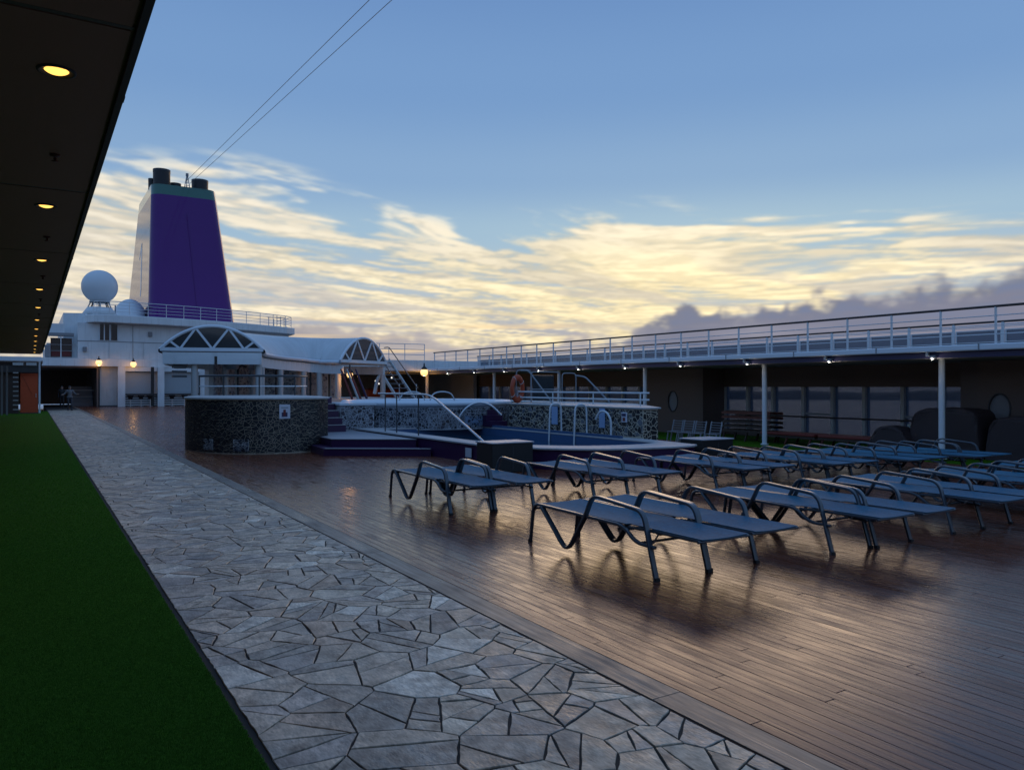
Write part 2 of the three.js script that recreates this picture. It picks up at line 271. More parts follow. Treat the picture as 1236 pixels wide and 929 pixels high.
// ---------------------------------------------------------------- setting
struct('sea', new THREE.CircleGeometry(30000, 96).rotateX(-Math.PI / 2).translate(0, -18, 0), M.sea);
{ // low wooded shore across the water
  const P = [], I = []; const n = 220;
  for (let i = 0; i <= n; i++) { const a = lerp(-.25, 2.2, i / n), r = 1150 + 160 * fbm(i * .06, 3, 3), h = -18 + 2 + 11 * fbm(i * .12, 9, 4) + 4 * vn(i * .9, 4); for (const [q, y] of [[r, -18.4], [r + 30, h], [r + 420, h + 1], [r + 900, -18.4]]) P.push(q * Math.sin(a), y, -q * Math.cos(a)); }
  for (let i = 0; i < n; i++) for (let k = 0; k < 3; k++) { const a = i * 4 + k, b = a + 4; I.push(a, b, a + 1, a + 1, b, b + 1); }
  const g = new THREE.BufferGeometry(); g.setAttribute('position', new THREE.Float32BufferAttribute(P, 3)); g.setIndex(I); g.computeVertexNormals(); g.setAttribute('uv', new THREE.Float32BufferAttribute(new Float32Array(P.length / 3 * 2), 2)); struct('shore', g, mat([.03, .036, .03], .95));
}
struct('hull', box(-5, 22.4, -18.2, -.45, -60, 140), M.white);
// --- the deck
const X0 = .93, X1 = 2.87, X2 = 3.08, X3 = 17.2;
const deck = structGroup('deck');
obj('deck_base', box(X1 - .004, X3, -.44, -.009, -20, 84), M.caulk, deck);
function plank(x0, x1, d0, d1) {                   // a board with a chamfered top, uv in metres with an own place in the grain
  const c = .0018, w = x1 - x0, l = d1 - d0, y = R(-.0012, .0006), yb = -.02, u0 = R(0, 9), v0 = R(0, 9), P = [], UV = [];
  const q = (a, b, e, f) => { for (const p of [a, b, e, a, e, f]) { P.push(p[0], p[1], -p[2]); UV.push(u0 + p[2] - d0, v0 + p[0] - x0); } };
  const A = [x0 + c, y, d0 + c], B = [x1 - c, y, d0 + c], C = [x1 - c, y, d1 - c], D = [x0 + c, y, d1 - c], a = [x0, y - c, d0], b = [x1, y - c, d0], e = [x1, y - c, d1], f = [x0, y - c, d1], b2 = p => [p[0], yb, p[2]];
  q(A, B, C, D); q(a, b, B, A); q(b, e, C, B); q(e, f, D, C); q(f, a, A, D); q(b2(a), b2(b), b, a); q(b2(b), b2(e), e, b); q(b2(f), b2(a), a, f);
  const g = new THREE.BufferGeometry(); g.setAttribute('position', new THREE.Float32BufferAttribute(P, 3)); g.setAttribute('uv', new THREE.Float32BufferAttribute(UV, 2)); g.computeVertexNormals(); return g;
}
const camRight = [Math.cos(HEAD), Math.sin(HEAD)];
function shows(x, d) { const xc = x * Math.cos(HEAD) - d * Math.sin(HEAD), t = x * Math.sin(HEAD) + d * Math.cos(HEAD); return t > 1 ? { t, in: Math.abs(xc / t) < .70 && 1.7 / t < .52, xc } : { t: 99, in: false }; }
{
  const pitch = .08, rows = Math.floor((X3 - X2) / pitch), all = [];
  for (let k = 0; k < rows; k++) { const x = X2 + k * pitch; let d = -14 + R(-3.5, 0); while (d < 82) { const l = R(2.6, 4.4), x0 = x + .0014, x1 = x + pitch - .0014; const s = shows(x, d + l / 2), s0 = shows(x, d + .2), s1 = shows(x, d + l - .2); all.push({ x0, x1, d0: d + .002, d1: d + l - .002, near: (s.in || s0.in || s1.in) ? Math.min(s.in ? s.t : 99, s0.in ? s0.t : 99, s1.in ? s1.t : 99) : 999, m: Math.floor(rnd() * 5) }); d += l; } }
  all.sort((a, b) => a.near - b.near);
  all.slice(0, 300).forEach(p => obj('plank', plank(p.x0, p.x1, p.d0, p.d1), woodTones[p.m], deck));
  for (let m = 0; m < 5; m++) stuff(obj('far_planks', all.slice(300).filter(p => p.m === m).map(p => plank(p.x0, p.x1, p.d0, p.d1)), woodTones[m], deck));
  for (let d = -14, k = 0; d < 80; d += 4.3, k++) obj('margin_plank', plank(X1 + .004, X2 - .003, d + .002, d + 4.298), M.margin, deck);
}
// --- crazy paving strip
{
  const path = structGroup('stone_path'); obj('mortar_bed', box(X0 - .03, X1 - .008, -.44, -.008, -12, 84), M.grout, path);
  const L = 66, w = X1 - X0 - .016, map = (u, v, h) => V(X0 + .004 + u, -.02 + h, v - 2);
  const all = pieces(w, L, .315, .9, 1.1, 3).map(p => { const c = p.reduce((s, q) => [s[0] + q[0] / p.length, s[1] + q[1] / p.length], [0, 0]), s = shows(X0 + c[0], c[1] - 2); return { p: inset(p, R(.003, .0056)), size: s.in ? Math.abs(area(p)) / (s.t * s.t * s.t) : 0 }; }).filter(o => o.p.length > 2).sort((a, b) => b.size - a.size);
  const tone = () => { const r = rnd(); return r < .20 ? 0 : r < .36 ? 1 : r < .47 ? 2 : r < .58 ? 3 : r < .64 ? 4 : r < .70 ? 5 : r < .78 ? 6 : r < .86 ? 7 : r < .91 ? 8 : r < .96 ? 9 : 10; };
  all.forEach(o => { o.m = tone(); o.g = piece(o.p, map, .02 + R(-.0025, .0025), .003, R(0, 7), .006); });
  all.slice(0, 300).forEach(o => obj('paving_stone', o.g, M.stone[o.m], path));
  for (let m = 0; m < 11; m++) stuff(obj('far_paving', all.slice(300).filter(o => o.m === m).map(o => o.g), M.stone[m], path));
}
function sheet(x0, x1, d0, d1, y, uvScale = 1) { const g = new THREE.PlaneGeometry(x1 - x0, d1 - d0).rotateX(-Math.PI / 2); const uv = g.attributes.uv; for (let i = 0; i < 4; i++) uv.setXY(i, uv.getX(i) * (x1 - x0) * uvScale, uv.getY(i) * (d1 - d0) * uvScale); g.translate((x0 + x1) / 2, y, -(d0 + d1) / 2); return g; }
struct('green_carpet', [box(-4.9, X0 - .035, -.44, .003, -20, 62)].map(g => { const uv = g.attributes.uv; for (let i = 0; i < uv.count; i++) uv.setXY(i, uv.getX(i) * 1.4, uv.getY(i) * 1.4); return g; }), M.turf);
struct('green_carpet', [box(X3 + .01, 21.2, -.44, .003, -20, 60)].map(g => { const uv = g.attributes.uv; for (let i = 0; i < uv.count; i++) uv.setXY(i, uv.getX(i) * 1.4, uv.getY(i) * 1.4); return g; }), M.turf);

// --- port side: dark overhanging deck above the carpet, outer bulkhead with windows
const CH = 3.6;                                     // its ceiling height
{
  const t = thing('port_overhang', 'long dark overhanging deck with a line of round downlights above green carpet', 'overhang');
  obj('ceiling_slab', box(-5, .47, CH + .015, CH + .5, -20, 52.6), M.ceiling, t);
  obj('edge_trim', box(.47, .51, CH - .03, CH + .52, -20, 52.6), M.dark, t);
  for (let d = -11.9; d < 52; d += 4.123) obj('ceiling_seam', box(-5, .465, CH + .004, CH + .014, d - .02, d + .02), M.ceilingSeam, t);
  for (let k = 0; k < 17; k++) { const d = -11.9 + 4.123 * k; for (let i = 0; i < 4; i++) obj('ceiling_panel', box(-4.9 + i * 1.34, -4.9 + i * 1.34 + 1.33, CH, CH + .0145, d + .03, Math.min(52.5, d + 4.09)), M.ceiling, t); }
  for (const d of [6, 14, 22, 30.4]) obj('edge_bracket', [box(.51, .55, CH + .1, CH + .2, d, d + .12), box(.51, .57, CH + .26, CH + .3, d + .03, d + .09)], M.darkGrey, t);
  const w = thing('port_bulkhead', 'dark outer bulkhead with windows beside green carpet', 'wall');
  obj('sill_wall', box(-5, -4.8, 0, .7, -20, 52), M.brown, w); obj('head_wall', box(-5, -4.8, 1.9, CH, -20, 52), M.brown, w);
  for (let d = -20; d < 52; d += 3) { obj('mullion', box(-5, -4.8, .7, 1.9, d, d + .5), M.brown, w); obj('window_pane', box(-4.92, -4.9, .7, 1.9, d + .5, d + 3), M.glass, w); }
}
// --- starboard side: promenade under an upper deck
const SH = 2.34;
{
  const t = thing('starboard_upper_deck', 'white edged upper deck carried on slim posts along the window side', 'upper deck');
  obj('deck_slab', box(17.62, 22.2, SH + .02, 2.60, -20, 37), M.soffit, t);
  obj('edge_beam', box(17.56, 17.62, SH, 2.50, -20, 37), M.navy, t);
  obj('gutter_edge', rbox(17.42, 17.60, 2.475, 2.615, -20, 37, .03), M.whitePlain, t);
  for (let d = -3; d < 37; d += 2.4) obj('gutter_joint', box(17.412, 17.425, 2.47, 2.62, d, d + .03), M.grey, t);
  obj('ceiling_panel', box(17.62, 21, SH - .012, SH + .018, -20, 37), M.soffit, t);
  for (let d = 5.03; d < 36; d += 5.17) obj('post', [bar(V(18.1, 0, d), V(18.1, SH, d), .07, 16), bar(V(18.1, 0, d), V(18.1, .04, d), .11, 16)], M.whitePlain, t);
  const w = thing('window_wall', 'dark outer bulkhead with a row of tall dim windows looking on the sea', 'window wall');
  obj('head_wall', box(21, 21.2, 1.68, SH, -20, 60), M.bulkhead, w); obj('kick_plate', box(21, 21.2, 0, .10, -20, 60), M.bulkhead, w);
  let d = -2.6; let k = 0;
  while (d < 37) {
    const wd = k % 3 === 2 ? 1.2 : 1.07, low = (d < 19 ? .10 : .66);
    obj('mullion', box(20.97, 21.22, .1, 1.68, d, d + .10), M.offwhite, w);
    if (low > .2) obj('sill_wall', box(21, 21.2, .1, .66, d + .1, d + wd), M.bulkhead, w);
    obj('window_pane', box(21.08, 21.1, low, 1.68, d + .1, d + wd), M.glass, w);
    if (k % 3 === 1) obj('transom', box(20.98, 21.18, .80, .86, d + .1, d + wd), M.grey, w);
    d += wd; k++;
  }
  obj('dado_rail', [bar(V(20.9, .73, -3), V(20.9, .73, 19), .025)], M.railTop, w);
  obj('far_wall', box(21, 21.2, .1, 1.68, d, 60), M.bulkhead, w);
}
function railing(label, name, x, y0, top, d0, pitch, n, rails, postW, rTop, topMat, extra) {
  const t = thing(name, label, 'railing');
  for (let k = 0; k < n; k++) obj('post', box(x - .02, x + .02, y0, top, d0 + k * pitch - postW, d0 + k * pitch + postW), M.rail, t);
  obj('handrail', bar(V(x, top, d0 - .1), V(x, top, d0 + (n - 1) * pitch + .1), rTop, 10), topMat, t);
  for (const y of rails) obj('rail', bar(V(x, y, d0), V(x, y, d0 + (n - 1) * pitch), .011, 6), M.rail, t);
  if (extra) extra(t); return t;
}
railing('outer white railing with dark handrail along the edge of the upper deck', 'deck_railing', 17.72, 2.6, 3.43, 1.63, 1.197, 30, [2.83, 3.03, 3.23], .018, .028, M.railTop);
railing('inner white railing with grey glass windbreak panels on the upper deck', 'windbreak_railing', 20, 2.6, 3.27, 1.5, 1.183, 30, [2.78, 3.16], .03, .026, M.railTop, t => {
  for (let k = 0; k < 29; k++) { const d = 1.5 + k * 1.183; const p = obj('windbreak_panel', box(20.03, 20.05, 2.66, 3.06, d + .07, d + 1.113), M.frost, t); obj('panel_frame', [box(20.02, 20.06, 2.62, 2.66, d + .04, d + 1.143), box(20.02, 20.06, 3.06, 3.085, d + .04, d + 1.143), box(20.02, 20.06, 2.66, 3.06, d + .035, d + .07), box(20.02, 20.06, 2.66, 3.06, d + 1.113, d + 1.148)], M.rail, p); }
});
// dark lobbies with oval portholes
for (const [d0, d1, label] of [[19.6, 22.6, 'dark lobby with oval window behind white slatted chairs'], [8.9, 10.75, 'dark lobby with narrow oval window behind covered furniture']]) {
  const t = thing('lobby', label, 'lobby', [20, 0, (d0 + d1) / 2]); const h = (d1 - d0) / 2;
  const s = new THREE.Shape([[-h, 0], [h, 0], [h, SH - .02], [-h, SH - .02]].map(p => new THREE.Vector2(...p))); const o = new THREE.Path(); o.absellipse(0, 1.15, .24, .36, 0, Math.PI * 2); s.holes.push(o);
  obj('front_wall', new THREE.ExtrudeGeometry(s, { depth: .08, bevelEnabled: false, curveSegments: 24 }).rotateY(-Math.PI / 2), M.bulkhead, t);
  obj('side_wall', box(.002, .98, 0, SH - .02, -h, -h + .08), M.bulkhead, t); obj('side_wall', box(.002, .98, 0, SH - .02, h - .08, h), M.bulkhead, t);
  const f = obj('oval_window', new THREE.ExtrudeGeometry(new THREE.Shape(new THREE.EllipseCurve(0, 1.15, .235, .355).getPoints(32)), { depth: .02, bevelEnabled: false }).rotateY(-Math.PI / 2).translate(-.02, 0, 0), mat([.22, .23, .25], .15), t);
  obj('rim', pipe(new THREE.EllipseCurve(0, 1.15, .25, .37).getPoints(32).slice(0, 32).map(p => new THREE.Vector3(-.085, p.y, p.x)), .02, 0, 6, true), M.darkGrey, f);
}

{ // pile of the artificial turf, near enough to be seen as fibres
  const P = [], N = 9; for (let k = 0; k < N; k++) { const a = R(0, 6.283), q = R(.002, .009), x = q * Math.cos(a), z = q * Math.sin(a), b = R(0, 6.283), w = .0011, l = R(.006, .011), lx = R(-.004, .004) - .0015, lz = R(-.004, .004); P.push(x - w * Math.cos(b), 0, z - w * Math.sin(b), x + w * Math.cos(b), 0, z + w * Math.sin(b), x + lx, l, z + lz); }
  const g = new THREE.BufferGeometry(); g.setAttribute('position', new THREE.Float32BufferAttribute(P, 3)); g.setAttribute('uv', new THREE.Float32BufferAttribute(new Float32Array(N * 6), 2)); g.computeVertexNormals();
  const n = 110000, im = new THREE.InstancedMesh(g, mat([1, 1, 1], .9, { specularIntensity: .2 }), n), m = new THREE.Matrix4(), qn = new THREE.Quaternion(), c = new THREE.Color(); let k = 0, guard = 0;
  while (k < n && guard++ < 900000) { const d = 2.4 - 4.2 * Math.log(1 - rnd() * .998), x = R(-2.2, X0 - .032); if (!shows(x, d).in) continue; qn.setFromAxisAngle(UP, R(0, 6.283)); m.compose(new THREE.Vector3(x, .003, -d), qn, new THREE.Vector3(1, R(.7, 1.2), 1)); im.setMatrixAt(k, m); const t = R(.55, 1.25); im.setColorAt(k, c.setRGB(.100 * t, .245 * t, .032 * t)); k++; }
  im.count = k; im.name = 'turf_pile'; im.userData = { kind: 'stuff', label: 'short green artificial turf pile of the carpet', category: 'turf' }; im.receiveShadow = true; scene.add(im);
}
// ---------------------------------------------------------------- sun loungers
function makeLounger() {
  const t = thing('sun_lounger', '', 'sun lounger'), W = .31;         // half width; local z runs from the far foot (-1.25) to the near end
  const z = a => a.map(([s, y]) => [s - 1.25, y]);
  const side = round2(z([[0, .0], [.07, .43], [1.58, .415], [1.74, .29], [2.0, .285]]), .11);
  const arm = round2(z([[.24, .415], [.70, .012], [1.02, .44], [1.12, .645], [1.86, .585], [1.92, .38], [2.03, 0]]), .13);
  for (const s of [-1, 1]) {
    obj('side_rail', strap(side, s * (W - .005), .036, .028), M.frame, t);
    const a = obj('armrest', strap(arm, s * (W + .004), .054, .029), M.frame, t);
    obj('foot_cap', box(s * (W + .004) - .024, s * (W + .004) + .024, 0, .03, -.80, -.76), M.black, a); obj('foot_cap', box(s * (W - .005) - .02, s * (W - .005) + .02, 0, .03, 1.235, 1.27), M.black, t);
    obj('back_rail', strap(round2(z([[1.60, .405], [2.02, .418], [2.52, .418]]), .1), s * (W - .045), .026, .026), M.frame, t);
  }
  const cross = (s, y, r = .013) => bar(new THREE.Vector3(-W + .01, y, s - 1.25), new THREE.Vector3(W - .01, y, s - 1.25), r);
  for (const [s, y] of [[.10, .38], [1.60, .385], [1.78, .288], [2.51, .418]]) obj('cross_bar', cross(s, y), M.frame, t);
  for (const k of [-1, 1]) obj('back_support', bar(new THREE.Vector3(k * (W - .08), .40, .72), new THREE.Vector3(k * (W - .1), .29, .62), .008), M.steel, t); //new THREE.Vector3(-W + .08, .40, .72), new THREE.Vector3(-W + .1, .29, .62), .008), bar(new THREE.Vector3(W - .08, .40, .72), new THREE.Vector3(W - .1, .29, .62), .008)], M.steel, t);
  const cloth = (s0, s1, hw, y, sag, m, nm) => { const g = new THREE.BoxGeometry(hw * 2, .006, s1 - s0, 10, 1, 16), p = g.attributes.position, uv = g.attributes.uv; g.translate(0, y, (s0 + s1) / 2 - 1.25); for (let i = 0; i < p.count; i++) { const u = p.getX(i) / hw, v = (p.getZ(i) + 1.25 - s0) / (s1 - s0); p.setY(i, p.getY(i) - sag * (1 - u * u) * (.35 + Math.sin(Math.PI * v) * .65)); uv.setXY(i, p.getX(i), p.getZ(i)); } g.computeVertexNormals(); return obj(nm, g, m, t); };
  cloth(.10, 1.60, W - .014, .434, .034, M.sling, 'seat_sling'); cloth(1.62, 2.53, W - .035, .438, .024, M.sling2, 'back_sling');
  return t;
}
{
  const first = makeLounger(); let used = false;
  const rows = [
    ['outer row', 'outer row of sun loungers', [[4.62, 5.12, 0], [6.86, 4.96, .01], [9.0, 4.93, -.012], [11.05, 4.9, .008], [13.2, 4.85, 0]]],
    ['row by the pool', 'inner row of sun loungers', [[4.68, 9.12, .008], [6.95, 8.98, -.01], [9.18, 8.75, .012], [11.0, 8.5, 0], [12.75, 8.25, -.01], [14.35, 8.0, .01]]],
  ];
  for (const [label, group, spots] of rows) spots.forEach(([x, dl, turn], pair) => { for (let k = 0; k < 2; k++) {
    const px = x + .33 + k * .668, d = dl + .78 + R(-.03, .03); let o = first;                    // dl: where its arm legs stand
    if (used) o = copyOf(first, [px, 0, d], turn + R(-.008, .008)); else { o.position.set(px, 0, -d); o.rotation.y = turn; used = true; }
    tag(o, `blue lounger, ${k ? 'window' : 'path'} side of ${NTH[pair]} pair from stone path, ${label}`, 'sun lounger', group);
  } });
}
// ---------------------------------------------------------------- lamps
{ // round downlights in the port overhang
  const proto = thing('downlight', 'round amber downlight set in the dark overhang ceiling', 'downlight', [0, 0, 0], 0, 'downlights in the port overhang');
  obj('trim_ring', lathe([[.070, .0], [.092, -.012], [.105, -.010], [.108, .002]], 24), M.darkGrey, proto);
  obj('lens', new THREE.SphereGeometry(.076, 20, 8, 0, 6.284, 1.9, 1.25).scale(1, .55, 1).translate(0, .02, 0), M.downGlow, proto);
  for (let k = 0; k < 12; k++) {
    const d = 5.43 + 4.123 * k; let o = proto;
    if (k) o = copyOf(proto, [.125, CH, d]); else o.position.set(.125, CH, -d); o.userData.label = `${NTH[11 - k]} round amber downlight from the orange door in the dark overhang ceiling`;
    const l = new THREE.SpotLight(0xffb060, .8, 0, 1.0, .6); l.position.set(.125, CH - .06, -d); l.target.position.set(.125, 0, -d); l.castShadow = true; l.shadow.radius = 3; scene.add(l, l.target);
  }
  const sp = thing('ceiling_sprinkler', 'small brass sprinkler head hanging between the downlights', 'sprinkler', [.16, CH, 7.4], 0, 'sprinkler heads in the port overhang');
  obj('rose', lathe([[0, 0], [.04, -.004], [.04, -.012], [.012, -.02], [0, -.02]], 14), M.rust, sp); obj('nozzle', lathe([[0, -.02], [.012, -.03], [.012, -.05], [.03, -.055], [0, -.06]], 10), M.rust, sp);
  for (let k = 1; k < 5; k++) copyOf(sp, [.16, CH, 7.4 + 4.123 * k], 0, `small brass sprinkler head between ${NTH[11 - k]} and ${NTH[10 - k]} downlight from the orange door`); sp.userData.label = 'small brass sprinkler head between twelfth and eleventh downlight from the orange door';
}
{ // small floodlights under the starboard deck edge
  const proto = thing('floodlight', 'small white floodlight under the edge of the upper deck', 'floodlight', [0, 0, 0], 0, 'floodlights under the upper deck edge');
  obj('bracket', box(-.03, .03, .02, .13, .10, .16), M.offwhite, proto); obj('housing', rbox(-.05, .05, -.03, .04, -.06, .06, .015), M.grey, proto);
  obj('lens', new THREE.SphereGeometry(.036, 14, 10).scale(1, .7, 1).translate(-.035, -.028, 0), M.spotGlow, proto);
  for (let k = 0; k < 11; k++) { const d = 7.36 + 2.7 * k; let o = proto; if (k) o = copyOf(proto, [17.5, 2.36, d]); else o.position.set(17.5, 2.36, -d); o.userData.label = `${NTH[10 - k]} small floodlight from the white cross deck under the upper deck edge`; const l = new THREE.PointLight(0xfff2dd, .12); l.position.set(17.46, 2.27, -d); l.castShadow = true; scene.add(l); }
}
function globeLamp(x, y, d, label, r = .24, wall = true) {
  const t = thing('globe_lamp', label, 'lamp', [x, y, d], 0, 'lit globe lamps');
  obj('globe', new THREE.SphereGeometry(r, 20, 14), M.lampGlass, t); obj('cap', lathe([[0, r + .28], [.03, r + .27], [.05, r + .1], [.14, r + .02], [.15, r - .06], [.1, r - .03]], 16), M.black, t);
  if (wall) obj('bracket', bar(new THREE.Vector3(0, r + .2, 0), new THREE.Vector3(0, r + .2, -.5), .025), M.black, t);
  const l = new THREE.PointLight(0xffb45c, .9); l.position.set(x, y - r - .05, -d); l.castShadow = true; scene.add(l); return t;
}
// ---------------------------------------------------------------- white deckhouse at the far end
const front = x => 72 + (x > 4 ? .02 * (x - 4) * (x - 4) : 0);
const curve = (x0, x1, off, n = 14) => Array.from({ length: n + 1 }, (_, i) => { const x = lerp(x0, x1, i / n); return [x, front(x) + off]; });
{
  const t = thing('deckhouse', 'white curved deckhouse with open bar front below the purple funnel', 'deckhouse');
  obj('upper_wall', prism([...curve(3.15, 22, 0), [22, 96], [3.15, 96]], 3.98, 6.86), M.white, t);
  obj('deck_edge', prism([...curve(.6, 22.4, -.06), [22.4, 96], [.6, 96]], 3.34, 3.975), M.white, t);
  obj('seam_strip', prism([...curve(3.1, 22, -.035), ...curve(3.1, 22, .02).reverse()], 5.36, 5.41), M.grey, t);
  obj('platform', prism([[3.6, 74], [3.75, 72.2], [4.3, 71.2], ...curve(5.0, 21.4, -1.0), [22.4, 78], [22.6, 80], [22.4, 97], [3.6, 97]], 6.87, 7.52, .06), M.white, t);
  obj('port_wall', prism([[1.0, 73.2], [3.15, 73.2], [3.15, 95], [1.0, 95]], 3.98, 5.2), M.white, t);
  obj('port_tower', prism([[2.2, 74], [3.9, 73.4], [3.9, 90], [2.2, 90]], 5.2, 7.75), M.white, t);
  obj('port_bulwark', prism([[.6, 72.6], [2.25, 72.6], [2.25, 73], [.6, 73]], 6.0, 6.75), M.white, t);
  obj('awning', [beam(V(.9, 6.0, 72.7), V(.9, 5.85, 73.2), .1), prism([[.7, 72.2], [2.9, 72.2], [2.9, 73.3], [.7, 73.3]], 5.75, 5.99)], M.grey, t);
  for (const [a, b] of [[.75, .82], [1.95, 2.02]]) obj('awning_post', box(a, b, 3.98, 5.75, 72.3, 72.37), M.white, t);
  const lw = obj('lattice_window', box(1.28, 2.78, 4.05, 5.62, 73.05, 73.18), M.rust, t);
  for (let c = 0; c < 2; c++) for (let r = 0; r < 3; r++) obj('pane', box(1.36 + c * .72, 1.98 + c * .72, 4.14 + r * .50, 4.52 + r * .50, 73.02, 73.049), r === 0 ? M.red : M.pane, lw);
  for (let r = 0; r < 4; r++) obj('frame_bar', box(1.25, 2.82, 4.06 + r * .50, 4.10 + r * .50, 72.98, 73.019), M.offwhite, lw);
  obj('loudspeaker_box', rbox(.86, 1.2, 4.02, 5.0, 72.1, 72.6, .05), M.grey, t);
  for (const [a, b] of [[4.74, 5.02], [5.1, 5.42], [5.55, 6.02]]) { const w = obj('window', box(a, b, 5.5, 6.78, 71.96, 72.2), M.pane, t); obj('window_frame', [box(a - .04, a - .003, 5.46, 6.8, 71.95, 72.1), box(b + .003, b + .04, 5.46, 6.8, 71.95, 72.1)], M.whitePlain, w); }
  for (let x = 5.4; x < 21; x += 2.6) obj('weld_seam', box(x, x + .02, 3.99, 5.35, front(x) - .03, front(x) + .05), M.offwhite, t);
  for (const x of [7.2, 12.2, 16.5]) obj('conduit', bar(V(x, 4.0, front(x) - .06), V(x, 6.8, front(x) - .06), .03, 6), M.offwhite, t);
  for (const [x, y] of [[8.4, 5.9], [13.4, 4.6], [3.5, 4.5]]) obj('junction_box', rbox(x, x + .3, y, y + .4, front(x) - .14, front(x) + .02, .03, 1), M.grey, t);
  // ground floor
  obj('passage_back', box(-3, 4.7, 0, 3.33, 86, 86.3), M.shadeBrown, t); obj('passage_side', box(4.55, 4.74, 0, 3.33, 72.5, 86), M.shadeBrown, t);  // dark brown walls and ceiling: the passage gloom is put into the colour
  obj('passage_ceiling', box(.6, 4.74, 3.2, 3.33, 72.2, 86), M.shadeBrown, t);
  obj('passage_side', box(-3.2, -3, 0, 3.33, 58, 86.2), M.shadeBrown, t); obj('passage_ceiling', box(-3, .59, 3.2, 3.33, 58, 86), M.shadeBrown, t);
  for (let k = 0; k < 6; k++) obj('passage_step', box(2.95, 4.5, 0, .28 * (k + 1), 76 + k * .4, 76.4 + k * .4), M.grey, t);
  obj('passage_rail', [bar(V(2.9, 1.35, 75.5), V(4.5, 1.35, 75.5), .04), bar(V(2.9, .8, 75.5), V(4.5, .8, 75.5), .03)], M.offwhite, t);
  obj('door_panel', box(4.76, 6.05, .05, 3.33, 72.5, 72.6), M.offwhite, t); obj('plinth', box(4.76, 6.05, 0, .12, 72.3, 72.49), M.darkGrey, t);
  obj('pillar', box(6.07, 6.62, 0, 3.33, 72.05, 72.7), M.white, t); obj('pillar', box(9.1, 9.62, 0, 3.33, 72.05, 72.8), M.white, t); obj('pillar', box(12.6, 13.1, 0, 3.33, 73.4, 74), M.white, t);
  for (const [a, b, dd] of [[6.63, 9.09, 72.6], [9.63, 12.59, 73]]) {
    obj('lintel', box(a, b, 2.95, 3.33, dd - .3, dd), M.white, t); const s = obj('roller_shutter', box(a, b, 1.08, 2.95, dd + .1, dd + .2), mat([.33, .37, .40], .5), t);
    for (let y = 1.2; y < 2.9; y += .17) obj('slat', box(a + .01, b - .01, y, y + .15, dd + .075, dd + .099), mat([.36, .40, .43], .5), s);
    obj('counter', box(a, b, .98, 1.075, dd - .45, dd + .15), M.darkGrey, t); const f = obj('bar_front', box(a, b, 0, .97, dd, dd + .1), M.darkGrey, t);
    for (let y = .08; y < .9; y += .19) obj('slat', box(a + .01, b - .01, y, y + .1, dd - .03, dd - .002), M.white, f);
  }
  obj('black_post', box(8.56, 8.8, 0, 3.33, 71.9, 72.04), M.black, t);
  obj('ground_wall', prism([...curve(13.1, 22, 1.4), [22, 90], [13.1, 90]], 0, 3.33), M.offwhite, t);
  obj('black_post', bar(V(4.68, 0, 71.8), V(4.68, 3.33, 71.8), .05), M.black, t);
}
{
  const p = thing('bar_stool', 'dark bar stool at the white bar counter', 'stool', [6.95, 0, 71.5], 0, 'bar stools');
  obj('seat', lathe([[0, .62], [.13, .62], [.27, .92], [.27, .96], [0, .96]], 14), M.black, p); obj('leg', bar(V(0, .03, 0), V(0, .62, 0), .035), M.steel, p); obj('base', lathe([[0, .05], [.2, .03], [.22, 0], [0, 0]], 16), M.steel, p);
  p.userData.label = 'first dark bar stool from the deckhouse passage'; [7.75, 8.45, 10.2, 11.2].forEach((x, i) => copyOf(p, [x, 0, x > 9.5 ? 71.9 : 71.5], 0, `${NTH[i + 1]} dark bar stool from the deckhouse passage`));
}
{ // railing round the platform
  const t = thing('platform_railing', 'white four bar railing round the funnel platform', 'railing'), P = [[4.35, 73], [4.5, 71.5], ...curve(5.4, 21.3, -.86, 11), [22.2, 78.3], [22.3, 80.5], [22.3, 84]];
  P.forEach(([x, d]) => obj('post', bar(V(x, 7.5, d), V(x, 8.62, d), .028, 6), M.rail, t));
  for (const y of [7.8, 8.07, 8.34, 8.62]) obj('rail', pipe(P.map(([x, d]) => V(x, y, d)), y > 8.5 ? .03 : .018, 0, 6), M.rail, t);
  const s = thing('deck_equipment', 'cluster of thin white stands at the starboard end of the funnel platform', 'stand', [20.6, 7.52, 77.6]);
  for (const [x, h] of [[-.8, .95], [-.3, .8], [0, 1.15], [.35, 1.05], [.7, .9]]) obj('upright', bar(V(x, 0, 0), V(x, h, 0), .035), M.offwhite, s); obj('cross_bar', [bar(V(-.9, .93, 0), V(.8, .98, 0), .035)], M.offwhite, s);
}
{
  const t = thing('radome', 'big white satellite radome on a short pedestal', 'radome', [4.95, 7.52, 75.5]);
  obj('dome', new THREE.SphereGeometry(1.42, 36, 24, 0, 6.2832, 0, 2.6).translate(0, 2.72, 0), M.radome, t); obj('base_ring', lathe([[.74, 1.50], [.80, 1.42], [.80, 1.34], [0, 1.34]], 28), M.offwhite, t);
  for (let k = 0; k < 8; k++) { const a = k / 8 * 6.283; obj('strut', bar(V(.7 * Math.cos(a), 1.34, .7 * Math.sin(a)), V(.9 * Math.cos(a), .9, .9 * Math.sin(a)), .05), k % 2 ? M.black : M.offwhite, t); }
  obj('pedestal', lathe([[.95, .92], [1.0, .85], [1.6, 0], [0, 0]], 24), M.white, t);
  const u = thing('dome_hatch', 'low white sloping housing between radome and funnel', 'housing', [8.1, 7.52, 84]); obj('shell', new THREE.SphereGeometry(2.4, 24, 14, 0, 6.2832, 0, 1.57).scale(.7, 1.1, 1.2), M.radome, u); obj('vent_pipe', bar(V(-1.5, 0, -3), V(-1.5, 1.7, -3), .06), M.grey, u);
}
